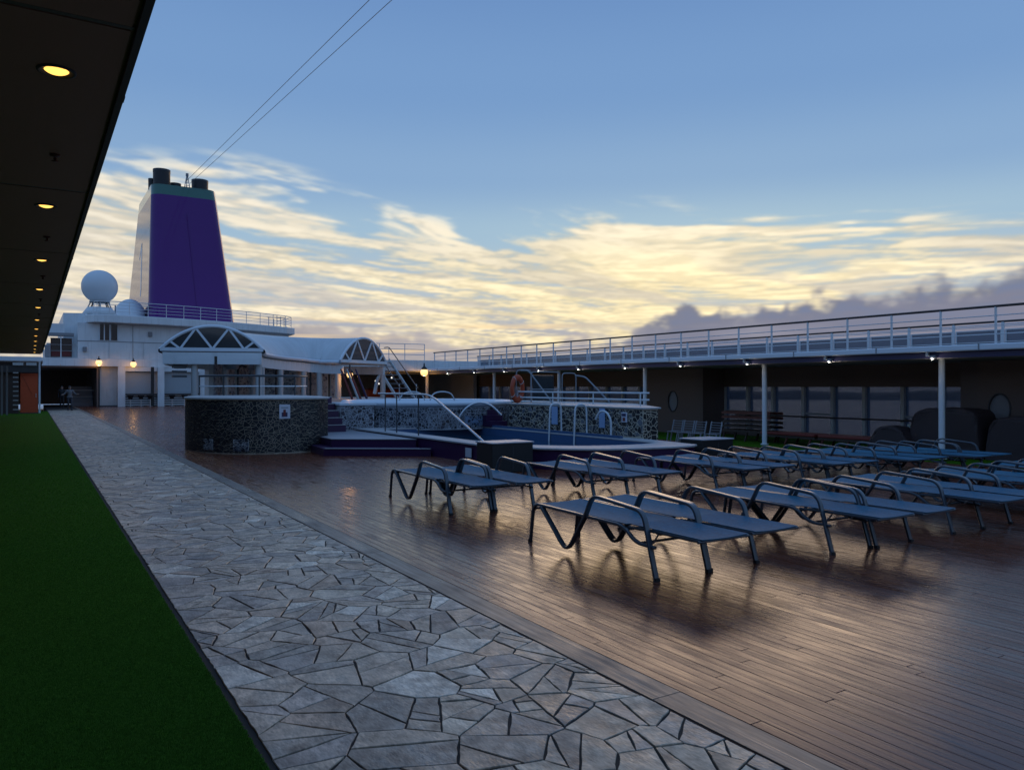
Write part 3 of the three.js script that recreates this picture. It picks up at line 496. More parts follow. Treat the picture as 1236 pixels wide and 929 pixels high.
// ---------------------------------------------------------------- funnel
{
  const t = thing('funnel', 'tall purple ship funnel with green top band and black exhaust pipes', 'funnel');
  const sec = (y, rr = 1) => { const k = (y - 7.5) / 13.9, x0 = lerp(9.35, 9.85, k), x1 = lerp(17.35, 15.75, k), d0 = lerp(80, 82, k), d1 = lerp(103, 93.5, k), r = lerp(1.2, 1.0, k), P = []; for (const [cx, cd, a0] of [[x1 - r, d1 - r, 0], [x0 + r, d1 - r, 1], [x0 + r, d0 + r, 2], [x1 - r, d0 + r, 3]]) for (let i = 0; i <= 7; i++) { const a = (a0 + i / 7) * Math.PI / 2; P.push([cx + r * Math.cos(a), cd + r * Math.sin(a)]); } return P; };
  const loft = (ys, dy = 0) => { const P = [], UV = [], I = [], n = 32; ys.forEach((y, j) => { const s = sec(y); for (let i = 0; i <= n; i++) { const q = s[i % n], slope = (q[0] - 12.8) * dy; P.push(q[0], y - slope, -q[1]); UV.push(i / n * 40, y); } }); for (let j = 0; j < ys.length - 1; j++) for (let i = 0; i < n; i++) { const a = j * (n + 1) + i, b = a + n + 1; I.push(a, a + 1, b, a + 1, b + 1, b); } const g = new THREE.BufferGeometry(); g.setAttribute('position', new THREE.Float32BufferAttribute(P, 3)); g.setAttribute('uv', new THREE.Float32BufferAttribute(UV, 2)); g.setIndex(I); g.computeVertexNormals(); return g; };
  obj('body', loft([7.4, 10, 13, 16, 19.2, 20.3]), M.purple, t); obj('top_band', loft([20.3, 20.8, 21.3]), M.green, t);
  for (const y of [10.6, 13.9, 17.2]) obj('plate_seam', loft([y, y + .05]).translate(-13, 0, 87).scale(1.0012, 1, 1.0012).translate(13, 0, -87), M.purple, t);
  obj('top_cap', prism(sec(21.2).filter((_, i) => i % 2 === 0), 20.9, 21.24), M.black, t);
  for (const [x, d, r, h] of [[10.95, 84.0, .80, 1.95], [14.7, 85.0, .80, 1.65], [10.1, 84.6, .3, 1.1], [12.35, 85, .55, 1.0], [13.0, 88, .6, 1.1]]) {
    const e = obj('exhaust_pipe', lathe([[r, 0], [r, h - .3], [r * 1.02, h - .28], [r * 1.02, h], [r * .86, h], [r * .86, .3]], 24).translate(x, 21.2, -d), M.black, t); obj('inner_throat', new THREE.CylinderGeometry(r * .84, r * .84, .05, 20).translate(x, 21.2 + h - .5, -d), M.black, e);
  }
  const m = obj('lattice_mast', [[-.35, 0], [.35, 0], [0, .5]].map(([a, b]) => bar(V(13.35 + a, 21.2, 84.2 + b), V(13.35 + a * .15, 22.9, 84.2 + b * .15), .045, 6)), M.offwhite, t);
  for (let k = 1; k < 5; k++) { const w = .35 * (1 - k * .19); obj('brace', bar(V(13.35 - w, 21.2 + k * .34, 84.2), V(13.35 + w, 21.2 + k * .34 + .1, 84.2), .03, 5), M.offwhite, m); }
  obj('beacon', new THREE.CylinderGeometry(.14, .14, .28, 10).translate(13.35, 23.05, -84.2), M.grey, m);
  // the white numeral stroke on the port side and the small steps at its foot
  const side = (d, y) => { const s = sec(y); return Math.min(...s.map(q => q[0])) - .012; };
  const stroke = (pts, w) => { const P = [], UV = [], I = []; pts.forEach(([d, y], i) => { const a = pts[Math.max(0, i - 1)], b = pts[Math.min(pts.length - 1, i + 1)], l = Math.hypot(b[0] - a[0], b[1] - a[1]), nx = -(b[1] - a[1]) / l * w, ny = (b[0] - a[0]) / l * w; for (const k of [-1, 1]) { const dd = d + nx * k, yy = y + ny * k; P.push(side(dd, yy), yy, -dd); UV.push(k, i); } }); for (let i = 0; i < pts.length - 1; i++) { const a = i * 2; I.push(a, a + 1, a + 2, a + 1, a + 3, a + 2); } const g = new THREE.BufferGeometry(); g.setAttribute('position', new THREE.Float32BufferAttribute(P, 3)); g.setAttribute('uv', new THREE.Float32BufferAttribute(UV, 2)); g.setIndex(I); g.computeVertexNormals(); return g; };
  obj('white_stroke', [stroke([[88.6, 16.4], [88.3, 15], [88.0, 13.2], [87.8, 11.6], [88.1, 10.9]], .38), stroke([[90.2, 15.0], [89.3, 15.7], [88.6, 16.4]], .22)], M.whitePlain, t);
  for (let k = 0; k < 5; k++) obj('step_rung', beam(V(9.15 + k * .06, 8.0 + k * .3, 84 - k * .7), V(9.2 + k * .06, 8.0 + k * .3, 83.4 - k * .7), .12, .1), M.black, t);
  obj('lifting_rail', bar(V(12.9, 18.5, 81.5), V(13.6, 9.2, 80.2), .018, 5), M.purple, t);
}
for (const [x, y, d, k, label] of [[9.7, 14.75, 24.94, 0, 'upper thin antenna wire rising from the funnel'], [10.33, 14.73, 24.5, 1, 'lower thin antenna wire rising from the funnel']])
  tag(obj('antenna_wire', bar(V(13.1 + k * .5, 22.2, 84), V(x, y, d).sub(V(13.1 + k * .5, 22.2, 84)).multiplyScalar(1.3).add(V(13.1 + k * .5, 22.2, 84)), .018, 6, .009), M.darkGrey), label, 'wire');
globeLamp(4.62, 3.62, 71.3, 'lit globe lamp over the dark passage of the deckhouse');
globeLamp(7.15, 3.52, 71.3, 'lit globe lamp over the white bar shutter');
globeLamp(9.4, 2.72, 50, 'lit globe lamp hanging under the glazed gable of the canopy', .17, false);
globeLamp(10.5, 2.15, 29.0, 'lit amber globe lamp at the starboard end of the canopy', .12, false);
globeLamp(17.3, 2.42, 36.7, 'lit amber globe lamp on the white cross deck', .2, false);

// ---------------------------------------------------------------- orange door and port end frame
{
  const t = thing('orange_door', 'orange red locker door in a white frame at the end of the carpet', 'door', [0, 0, 57]);
  obj('leaf', rbox(-.62, .34, .05, 2.5, 0, .08, .02), M.orange, t); obj('handle', bar(V(.22, 1.0, -.05), V(.22, 1.25, -.05), .02), M.steel, t);
  obj('brace_mark', [beam(V(-.5, 2.35, -.012), V(0, 1.2, -.012), .02, .01)], M.rust, t);
  obj('jamb', box(.36, .46, .02, 3.5, -.05, .1), M.whitePlain, t); obj('plinth', box(-.7, .34, 0, .048, -.08, .12), M.darkGrey, t);
  const b = thing('end_beam', 'white cross beam with slatted vents at the end of the dark overhang', 'beam', [0, 0, 56.5]);
  obj('beam', box(-2.4, .5, 3.26, 3.52, 0, .3), M.whitePlain, b); for (const x of [-1.0, -.3]) obj('vent', box(x, x + .55, 2.98, 3.15, 0, .1), M.offwhite, b); obj('panel', box(-2.4, .34, 2.55, 2.97, .12, .2), M.dark, b);
  for (const x of [-1.55, -1.3]) obj('upright', box(x, x + .1, 0, 2.9, -2, -1.9), M.grey, b);
  for (let k = 0; k < 9; k++) obj('ladder_rung', box(-.98, -.7, .25 + k * .28, .31 + k * .28, -.3, -.25), M.offwhite, b);
  obj('back_wall', box(-4.7, -.7, 0, 3.2, .4, .6), M.brown, b);
}
// ---------------------------------------------------------------- people in the passage
function person(label, pos, turn, joints, bones, paint, head) {
  const N = 84, mc = new MarchingCubes(N, new THREE.MeshStandardMaterial(), false, false, 60000); mc.isolation = 0; const S = 1.0, C = [0, .92, 0];
  const cap = (p, a, b, ra, rb) => { const d = [b[0] - a[0], b[1] - a[1], b[2] - a[2]], l = d[0] * d[0] + d[1] * d[1] + d[2] * d[2]; let h = ((p[0] - a[0]) * d[0] + (p[1] - a[1]) * d[1] + (p[2] - a[2]) * d[2]) / (l || 1); h = Math.max(0, Math.min(1, h)); return Math.hypot(p[0] - a[0] - d[0] * h, p[1] - a[1] - d[1] * h, p[2] - a[2] - d[2] * h) - lerp(ra, rb, h); };
  const dist = p => { let s = 9; for (const [a, b, ra, rb, k = .03] of bones) { const e = cap(p, joints[a], joints[b], ra, rb), h = Math.max(k - Math.abs(s - e), 0) / k; s = Math.min(s, e) - h * h * k * .25; } return s; };
  for (let z = 0; z < N; z++) for (let y = 0; y < N; y++) for (let x = 0; x < N; x++) mc.field[x + y * N + z * N * N] = -dist([C[0] + (x / (N / 2) - 1) * S, C[1] + (y / (N / 2) - 1) * S, C[2] + (z / (N / 2) - 1) * S]);
  mc.update(); const n = mc.count, P = new Float32Array(mc.positionArray.slice(0, n * 3)), g = new THREE.BufferGeometry(), col = new Float32Array(n * 3);
  for (let i = 0; i < n; i++) { P[i * 3] = P[i * 3] * S + C[0]; P[i * 3 + 1] = P[i * 3 + 1] * S + C[1]; P[i * 3 + 2] = P[i * 3 + 2] * S + C[2]; const c = paint(P[i * 3], P[i * 3 + 1], P[i * 3 + 2]); col.set(c, i * 3); }
  g.setAttribute('position', new THREE.BufferAttribute(P, 3)); g.setAttribute('normal', new THREE.BufferAttribute(new Float32Array(mc.normalArray.slice(0, n * 3)), 3)); g.setAttribute('color', new THREE.BufferAttribute(col, 3)); g.setAttribute('uv', new THREE.BufferAttribute(new Float32Array(n * 2), 2));
  const t = thing('person', label, 'person', pos, turn); const m = new THREE.Mesh(g, new THREE.MeshStandardMaterial({ vertexColors: true, roughness: .8 })); m.name = 'body'; m.castShadow = m.receiveShadow = true; t.add(m);
  obj('hair', new THREE.SphereGeometry(.098, 16, 10, 0, 6.2832, 0, 1.75).scale(.9, 1.12, 1.02).rotateX(-.35).translate(joints.head[0], joints.head[1] + .035, joints.head[2] - .012), head, t); return t;
}
{
  const bones = [['hipL', 'kneeL', .085, .058], ['kneeL', 'ankleL', .057, .04], ['ankleL', 'toeL', .042, .034], ['hipR', 'kneeR', .085, .058], ['kneeR', 'ankleR', .057, .04], ['ankleR', 'toeR', .042, .034], ['hipL', 'hipR', .10, .10, .06], ['pelvis', 'chest', .125, .14, .08], ['chest', 'neck', .12, .055, .08], ['shL', 'shR', .075, .075, .06], ['neck', 'head', .05, .06], ['head', 'crown', .088, .085], ['nose', 'head', .016, .06], ['shL', 'elL', .055, .043], ['elL', 'wrL', .042, .03], ['wrL', 'haL', .034, .026], ['haL', 'fiL', .022, .012, .01], ['wrL', 'thL', .018, .011, .01], ['shR', 'elR', .055, .043], ['elR', 'wrR', .042, .03], ['wrR', 'haR', .034, .026], ['haR', 'fiR', .022, .012, .01], ['wrR', 'thR', .018, .011, .01]];
  const base = { pelvis: [0, .95, 0], chest: [0, 1.28, 0], neck: [0, 1.47, .01], head: [0, 1.58, .03], crown: [0, 1.62, .02], nose: [0, 1.575, .125], hipL: [-.09, .90, 0], hipR: [.09, .90, 0], shL: [-.18, 1.38, 0], shR: [.18, 1.38, 0] };
  const paint = (shirt, trousers) => (x, y, z) => y > 1.47 && Math.abs(x) < .13 ? [.32, .2, .15] : y < .07 ? [.02, .02, .02] : y < .93 && Math.abs(x) < .24 ? trousers : Math.abs(x) > .40 ? [.32, .2, .15] : shirt;
  person('person in grey top and dark trousers walking with both arms held out', [2.25, 0, 62.5], Math.PI * .05, { ...base, kneeL: [-.1, .49, .10], ankleL: [-.1, .07, -.05], toeL: [-.11, .036, .1], kneeR: [.09, .49, .14], ankleR: [.09, .06, .16], toeR: [.1, .036, .31], elL: [-.34, 1.16, .04], wrL: [-.50, 1.10, .2], haL: [-.54, 1.09, .26], fiL: [-.56, 1.07, .34], thL: [-.49, 1.12, .29], elR: [.34, 1.16, .04], wrR: [.46, 1.14, .22], haR: [.48, 1.15, .29], fiR: [.49, 1.13, .36], thR: [.44, 1.18, .3] }, bones, paint([.15, .145, .155], [.035, .035, .045]), M.black);
  person('person in black clothing standing in the dark passage', [2.0, 0, 70], -.4, { ...base, kneeL: [-.1, .49, .02], ankleL: [-.11, .065, 0], toeL: [-.13, .036, .15], kneeR: [.1, .49, .02], ankleR: [.11, .065, 0], toeR: [.13, .036, .15], elL: [-.25, 1.12, -.02], wrL: [-.23, .9, .1], haL: [-.22, .84, .14], fiL: [-.21, .78, .17], thL: [-.19, .86, .17], elR: [.26, 1.12, .0], wrR: [.2, 1.02, .22], haR: [.16, 1.03, .27], fiR: [.11, 1.03, .3], thR: [.18, 1.07, .28] }, bones, paint([.02, .02, .024], [.02, .02, .024]), M.black);
}
// ---------------------------------------------------------------- pool, steps and mosaic walls
const smooth = (pts, n = 60, closed = true) => new THREE.CatmullRomCurve3(pts.map(([x, d]) => new THREE.Vector3(x, 0, d)), closed, 'centripetal').getPoints(n).slice(0, closed ? n : n + 1).map(p => [p.x, p.z]);
{
  const outer = [[8.3, 22.4], [8.3, 18], [8.3, 14.7], ...smooth([[8.3, 14.5], [8.7, 13.55], [9.65, 12.55], [10.7, 12.2], [11.9, 12.12], [12.25, 12.3]], 18, false), [12.45, 14], [12.45, 22.4]];
  const inner = [[8.75, 21.6], [8.75, 15], ...smooth([[8.75, 14.9], [9.1, 14.1], [9.9, 13.3], [10.8, 13.0], [11.5, 13.0], [11.95, 13.2]], 14, false), [12.05, 14.2], [12.05, 21.6]];
  const ring = (y0, y1, o, i, b = 0) => { const s = new THREE.Shape(o.map(p => new THREE.Vector2(...p))); s.holes.push(new THREE.Path(i.map(p => new THREE.Vector2(...p)))); const g = new THREE.ExtrudeGeometry(s, { depth: y1 - y0 - 2 * b, bevelEnabled: b > 0, bevelSize: b, bevelThickness: b, bevelSegments: 2 }); g.rotateX(-Math.PI / 2); g.translate(0, y0 + b, 0); return g; };
  const t = thing('swimming_pool', 'raised swimming pool with purple sides and pale coping', 'pool');
  obj('side_wall', ring(0, .395, outer, inner), M.plum, t); const grow = (p, k) => p.map(([x, d]) => [x + (x < 10.4 ? -k : k), d + (d < 15 ? -k : k)]);
  obj('coping', ring(.397, .44, grow(outer, .03), inner, .012), M.coping, t);
  obj('tile_lining', ring(.05, .394, inner, inner.map(([x, d]) => [lerp(10.4, x, .985), lerp(17.3, d, .994)])), M.poolTile, t);
  obj('pool_water', prism(inner, .06, .20), M.water, t);
  obj('blue_ledge', box(12.06, 12.16, .442, .50, 14.6, 21.4), M.poolTile, t);
  obj('depth_mark', box(8.262, 8.268, .12, .33, 15.1, 15.38), mat([.5, .52, .56], .5), t);
  const st = thing('pool_steps', 'low purple steps with pale nosings between mosaic drum and pool', 'steps');
  obj('lower_step', prism([[6.05, 18.55], [8.24, 17.1], [8.26, 22.5], [6.4, 22.5]], 0, .175), M.plum, st); obj('nosing', beam(V(6.08, .185, 18.53), V(8.24, .185, 17.1), .05, .016), M.offwhite, st);
  obj('upper_step', prism([[6.45, 19.15], [8.24, 17.95], [8.26, 22.5], [6.6, 22.5]], .177, .352), M.plum, st); obj('landing_tread', prism([[6.44, 19.13], [8.24, 17.92], [8.26, 22.5], [6.6, 22.5]], .354, .37), mat([.33, .33, .37], .45, { map: paintMap }), st);
  for (let k = 0; k < 5; k++) { obj('stair_riser', box(7.3, 7.85, .37, .36 + .2 * (k + 1), 22 + k * .32, 22.32 + k * .32 + (k < 4 ? 0 : 1)), M.plum, st); obj('stair_nosing', box(7.3, 7.85, .362 + .2 * (k + 1), .38 + .2 * (k + 1), 21.99 + k * .32, 22.04 + k * .32), M.offwhite, st); }
}
function shardWall(t, w, h, size, gap, map, mats, parts, stretch = 1) {
  const all = pieces(w, h, size, .6, stretch).map(p => ({ p: inset(p, gap * R(.7, 1.3)), m: Math.floor(rnd() * mats.length), s: Math.abs(area(p)) })).filter(o => o.p.length > 2).map(o => ({ ...o, g: piece(o.p, map, .012 + R(-.002, .002), .002) })).sort((a, b) => b.s - a.s);
  all.slice(0, parts).forEach(o => obj('mosaic_tile', o.g, mats[o.m], t));
  for (let m = 0; m < mats.length; m++) { const l = all.slice(parts).filter(o => o.m === m); if (l.length) stuff(obj('mosaic_tiles', l.map(o => o.g), mats[m], t)); }
}
const arc = (cx, cd, r, a0, a1, n) => Array.from({ length: n + 1 }, (_, i) => { const a = lerp(a0, a1, i / n); return [cx + r * Math.cos(a), cd + r * Math.sin(a)]; });
{ // near dark drum: bowed front, sharp starboard corner
  const t = thing('mosaic_drum', 'dark broken tile mosaic drum wall with thin pale cap in front of the canopy', 'mosaic wall');
  const line = [[3.9, 24.2], ...smooth([[3.62, 23.0], [3.5, 22.1], [3.78, 20.95], [4.45, 20.1], [5.35, 19.78], [6.2, 19.95], [6.78, 20.45]], 40, false)], cum = [0]; for (let i = 1; i < line.length; i++) cum.push(cum[i - 1] + Math.hypot(line[i][0] - line[i - 1][0], line[i][1] - line[i - 1][1]));
  const L = cum[cum.length - 1], core = [...line, [7.25, 22.6], [7.25, 26], [4.4, 26]];
  obj('wall_core', prism(core.slice().reverse(), .002, 1.36), M.groutPale, t);
  obj('cap', prism(core.map(([x, d]) => [x + (x - 5.4) * .02, d + (d - 23) * .018]).reverse(), 1.362, 1.41, .012), M.offwhite, t);
  const dirAt = i => { const a = line[Math.max(0, i - 1)], b = line[Math.min(line.length - 1, i + 1)], l = Math.hypot(b[0] - a[0], b[1] - a[1]); return [(b[0] - a[0]) / l, (b[1] - a[1]) / l]; };
  const map = (u, v, h) => { u = Math.max(0, Math.min(L - 1e-4, u)); let i = 0; while (i < cum.length - 2 && cum[i + 1] < u) i++; const k = (u - cum[i]) / (cum[i + 1] - cum[i]), A = dirAt(i), B = dirAt(i + 1), dx = lerp(A[0], B[0], k), dd = lerp(A[1], B[1], k); return V(lerp(line[i][0], line[i + 1][0], k) + dd * h, .02 + v, lerp(line[i][1], line[i + 1][1], k) - dx * h); };
  shardWall(t, L, 1.33, .083, .0056, map, M.shard, 300, 1.7);
  shardWall(t, 2.2, 1.33, .10, .008, (u, v, h) => { const q = [7.25 - 6.78, 22.6 - 20.45], l = Math.hypot(...q); return V(6.78 + q[0] / l * u + q[1] / l * h, .02 + v, 20.45 + q[1] / l * u - q[0] / l * h); }, M.shardPale, 0, 1.4);  // starboard face: paler tiles put its brighter light into the colour
  for (const [u0, v0, w, h] of [[.46, .06, .36, .28], [.60, .05, .40, .30]]) { const p = obj('pale_mosaic_patch', piece([[u0 * L, v0], [u0 * L + w, v0], [u0 * L + w, v0 + h], [u0 * L, v0 + h]], map, .016, .003), M.groutWhite, t); shardWall(p, w, h, .075, .007, (u, v, hh) => map(u0 * L + u, v0 + v, .016 + hh * .6), M.shardPale, 0, 1.4); }
  const NQ = .76, s = obj('notice', piece([[L * NQ, .86], [L * NQ + .27, .86], [L * NQ + .27, 1.22], [L * NQ, 1.22]], map, .03, .003), mat([.62, .62, .68], .5), t);
  const fig = (a, b, c, e, m) => obj('notice_print', piece([[L * NQ + a, .86 + b], [L * NQ + c, .86 + b], [L * NQ + c, .86 + e], [L * NQ + a, .86 + e]], map, .034, .001), m, s); fig(.06, .05, .2, .16, M.navy); fig(.10, .07, .16, .23, M.red); fig(.05, .27, .22, .29, M.grey);
  const rl = thing('drum_railing', 'dark handrail on posts along the top of the mosaic drum', 'railing'), Q = [[3.95, 22.9], [4.4, 21.9], [5.2, 21.35], [6.2, 21.5], [6.75, 22.2]];
  Q.forEach(([x, d]) => obj('post', bar(V(x, 1.45, d), V(x, 1.98, d), .022), M.darkGrey, rl)); obj('handrail', pipe(smooth(Q, 24, false).map(([x, d]) => V(x, 1.98, d)), .03, 0), M.darkGrey, rl); obj('mid_rail', pipe(smooth(Q, 24, false).map(([x, d]) => V(x, 1.70, d)), .018, 0), M.rail, rl);
}
{ // whirlpool drum
  const t = thing('whirlpool_drum', 'round pale blue mosaic whirlpool tub with white rim behind the pool', 'whirlpool'), cx = 11.4, cd = 23.95, r = 2.8;
  obj('wall_core', prism(arc(cx, cd, r, 0, 6.2832, 64).slice(0, 64), .37, 1.12), M.groutBlue, t); obj('rim', lathe([[r - .5, 1.121], [r - .42, 1.22], [r + .0, 1.24], [r + .06, 1.20], [r + .07, 1.14], [r + .012, 1.06], [r - .5, 1.06]], 72).translate(cx, 0, -cd), M.whitePlain, t);
  const a0 = Math.PI * 1.0, a1 = Math.PI * 1.95, L = r * (a1 - a0); shardWall(t, L, 0.66, .095, .011, (u, v, h) => { const a = a0 + u / r; return V(cx + (r + h) * Math.cos(a), .39 + v, cd + (r + h) * Math.sin(a)); }, M.shardPale, 0, 1.3);
  obj('pier_wall', prism([[7.9, 22.6], [8.9, 22.45], [8.9, 23.6], [7.9, 23.6]], .37, 1.12), M.groutBlue, t); obj('pier_cap', prism([[7.86, 22.56], [8.95, 22.4], [8.95, 23.64], [7.86, 23.64]], 1.122, 1.2, .01), M.whitePlain, t); shardWall(t, 1.0, .72, .095, .011, (u, v, h) => V(7.9 + u, .39 + v, 22.6 - u * .15 - h), M.shardPale, 0, 1.3);
  obj('tub_water', new THREE.CylinderGeometry(r - .5, r - .5, .02, 48).translate(cx, 1.13, -cd), M.water, t);
  const fish = obj('mosaic_panel', piece([[L * .52, .06], [L * .52 + .75, .06], [L * .52 + .75, .40], [L * .52, .40]], (u, v, h) => { const a = a0 + u / r; return V(cx + (r + h) * Math.cos(a), .39 + v, cd + (r + h) * Math.sin(a)); }, .017, .003), mat([.18, .25, .36], .4), t);
}
{ // starboard spa platform
  const t = thing('spa_platform', 'pale broken tile mosaic platform wall on the window side of the pool', 'mosaic wall'), out = [[12.62, 14.4], [13.1, 14.4], [15.4, 18], [15.4, 26], [14.3, 26], [14.3, 20.6], [12.62, 20.6]];
  obj('wall_core', prism(out, .002, 1.14), M.groutPale, t); obj('cap', prism([[12.58, 14.34], [13.14, 14.34], [15.46, 17.98], [15.46, 26], [14.26, 26], [14.26, 20.64], [12.58, 20.64]], 1.142, 1.18, .01), M.offwhite, t);
  shardWall(t, 6.2, .68, .115, .012, (u, v, h) => V(12.62 - h, .45 + v, 20.6 - u), [...M.shard, ...M.shardPale], 0, 1.3); shardWall(t, .48, 1.1, .115, .012, (u, v, h) => V(12.62 + u, .02 + v, 14.4 - h), M.shard, 0, 1.3);
  for (let k = 0; k < 4; k++) obj('step', box(12.0, 12.6, .45, .45 + .17 * (k + 1), 20.7 + k * .28, 20.98 + k * .28), M.plum, t);
  for (const [d, l] of [[18.1, .30], [15.95, .24]]) obj('blue_panel', rbox(12.575, 12.605, .62, 1.13, d - l / 2, d + l / 2, .01, 1), mat([.25, .36, .55], .5), t);
  const n = obj('notice', rbox(12.57, 12.602, .80, 1.05, 14.95, 15.15, .008, 1), mat([.6, .6, .66], .5), t); obj('notice_print', [box(12.562, 12.569, .83, .92, 15.0, 15.1)], M.red, n); obj('notice_print', [box(12.562, 12.569, .95, 1.02, 14.98, 15.12)], M.navy, n);
  const rl = thing('spa_railing', 'two bar white railing on top of the spa platform', 'railing');
  for (const y of [1.36, 1.53]) obj('rail', pipe([V(12.8, y, 20.4), V(12.8, y, 14.7), V(13.0, y, 14.6)], .022, .1), M.rail, rl); for (const d of [14.7, 16.6, 18.5, 20.4]) obj('post', bar(V(12.8, 1.2, d), V(12.8, 1.53, d), .018), M.rail, rl);
}
{ // handrails in and round the pool
  const hr = thing('pool_handrail', 'long steel handrail sloping down along the port side of the pool', 'handrail');
  obj('rail', pipe([V(8.42, 1.49, 20.9), V(8.42, 1.49, 17.5), V(8.42, .46, 14.75)], .026, .35), M.steel, hr); for (const d of [20.4, 19.6, 18.2]) obj('post', bar(V(8.42, .44, d), V(8.42, 1.49, d), .018), M.darkGrey, hr);
  const hoop = thing('grab_hoop', 'big curved steel grab hoop in front of the whirlpool', 'grab rail'); obj('hoop', pipe([V(10.95, .44, 20.9), V(11.0, .75, 20.85), V(11.2, 1.05, 20.75), V(11.5, 1.20, 20.6), V(11.85, 1.12, 20.45), V(12.15, .82, 20.3)], .035, 0), M.steel, hoop);
  for (const d of [17.5, 16.35]) { const l = thing('pool_ladder_rail', d > 17 ? 'white hooked ladder rail at the pool edge, nearer the whirlpool' : 'white hooked ladder rail at the pool edge, nearer the black cabinet', 'ladder', [0, 0, 0], 0, 'hooked pool ladder rails'); obj('rail', pipe([V(11.98, .1, d), V(12.02, 1.22, d), V(12.38, 1.22, d), V(12.4, .44, d)], .024, .16), M.rail, l); obj('foot_plate', lathe([[0, .012], [.05, .01], [.055, 0]], 12).translate(12.4, .442, -d), M.steel, l); }
  const hk = thing('shower_hook', 'short curved white pipe in front of the spa platform', 'shower'); obj('pipe', pipe([V(12.36, .44, 15.3), V(12.36, .86, 15.3), V(12.34, 1.06, 15.45), V(12.32, 1.07, 15.7), V(12.3, .85, 15.85)], .028, .15), M.rail, hk);
  for (const [x, l] of [[11.0, 'low steel arch rail on the whirlpool rim'], [12.2, 'second low steel arch rail on the whirlpool rim']]) { const a = thing('arch_rail', l, 'grab rail'); obj('arch', pipe([V(x, 1.2, 25.4), V(x + .15, 1.42, 25.4), V(x + .5, 1.5, 25.4), V(x + .85, 1.42, 25.4), V(x + 1.0, 1.2, 25.4)], .024, 0), M.rail, a); }
  const fr = thing('stair_rails', 'tall white tube hoops and slanted rails on the spa platform', 'handrail');
  const hp = (x0, x1, d, y0, y1) => pipe([V(x0, y0, d), V(x0, y1, d), V(x1, y1, d), V(x1, y0, d)], .018, .12);
  obj('hoop', hp(12.75, 13.3, 20.4, 1.2, 2.2), M.grey, fr); obj('hoop', hp(13.35, 14.45, 20.5, 1.2, 2.15), M.grey, fr); obj('hoop', hp(14.55, 15.1, 20.5, 1.2, 2.12), M.grey, fr);
  obj('slanted_rail', pipe([V(12.85, 2.18, 20.3), V(13.0, 2.18, 20.1), V(13.4, 1.2, 19.4)], .024, .1), M.grey, fr); obj('slanted_rail', pipe([V(15.0, 2.05, 20.4), V(15.1, 2.0, 20.0), V(15.3, 1.2, 19)], .024, .1), M.grey, fr);
  obj('panel', rbox(13.5, 14.3, 1.25, 2.05, 20.6, 20.64, .015, 1), M.smoked, fr); obj('cross_bar', bar(V(13.35, 1.6, 20.5), V(14.45, 1.6, 20.5), .018), M.grey, fr);
  const lb = thing('life_ring', 'orange life ring hanging on the stair rail', 'life ring', [12.72, 1.62, 20.3]); obj('ring', new THREE.TorusGeometry(.31, .085, 14, 32).scale(.62, 1.12, 1), M.ring, lb); for (let k = 0; k < 4; k++) obj('band', new THREE.TorusGeometry(.089, .012, 6, 14).rotateY(Math.PI / 2).translate(0, .31, 0).applyMatrix4(new THREE.Matrix4().makeRotationZ(k * Math.PI / 2 + .6)).scale(.62, 1.12, 1), mat([.5, .45, .42], .6), lb);
}
for (const [x, d, w, l, h, label] of [[7.6, 13.05, .95, .62, .60, 'black cabinet with pale top in front of the pool corner'], [12.55, 12.35, .95, .7, .53, 'black cabinet with pale top beyond the pool tip']]) {
  const t = thing('cabinet', label, 'cabinet', [x, 0, d]); obj('body', rbox(0, w, 0, h - .03, 0, l, .015, 1), M.black, t); obj('lid', rbox(-.02, w + .02, h - .029, h, -.02, l + .02, .01, 1), mat([.36, .36, .39], .4), t); obj('door_edge', box(w * .5 - .006, w * .5 + .006, .06, h - .08, -.006, -.001), M.darkGrey, t);
}
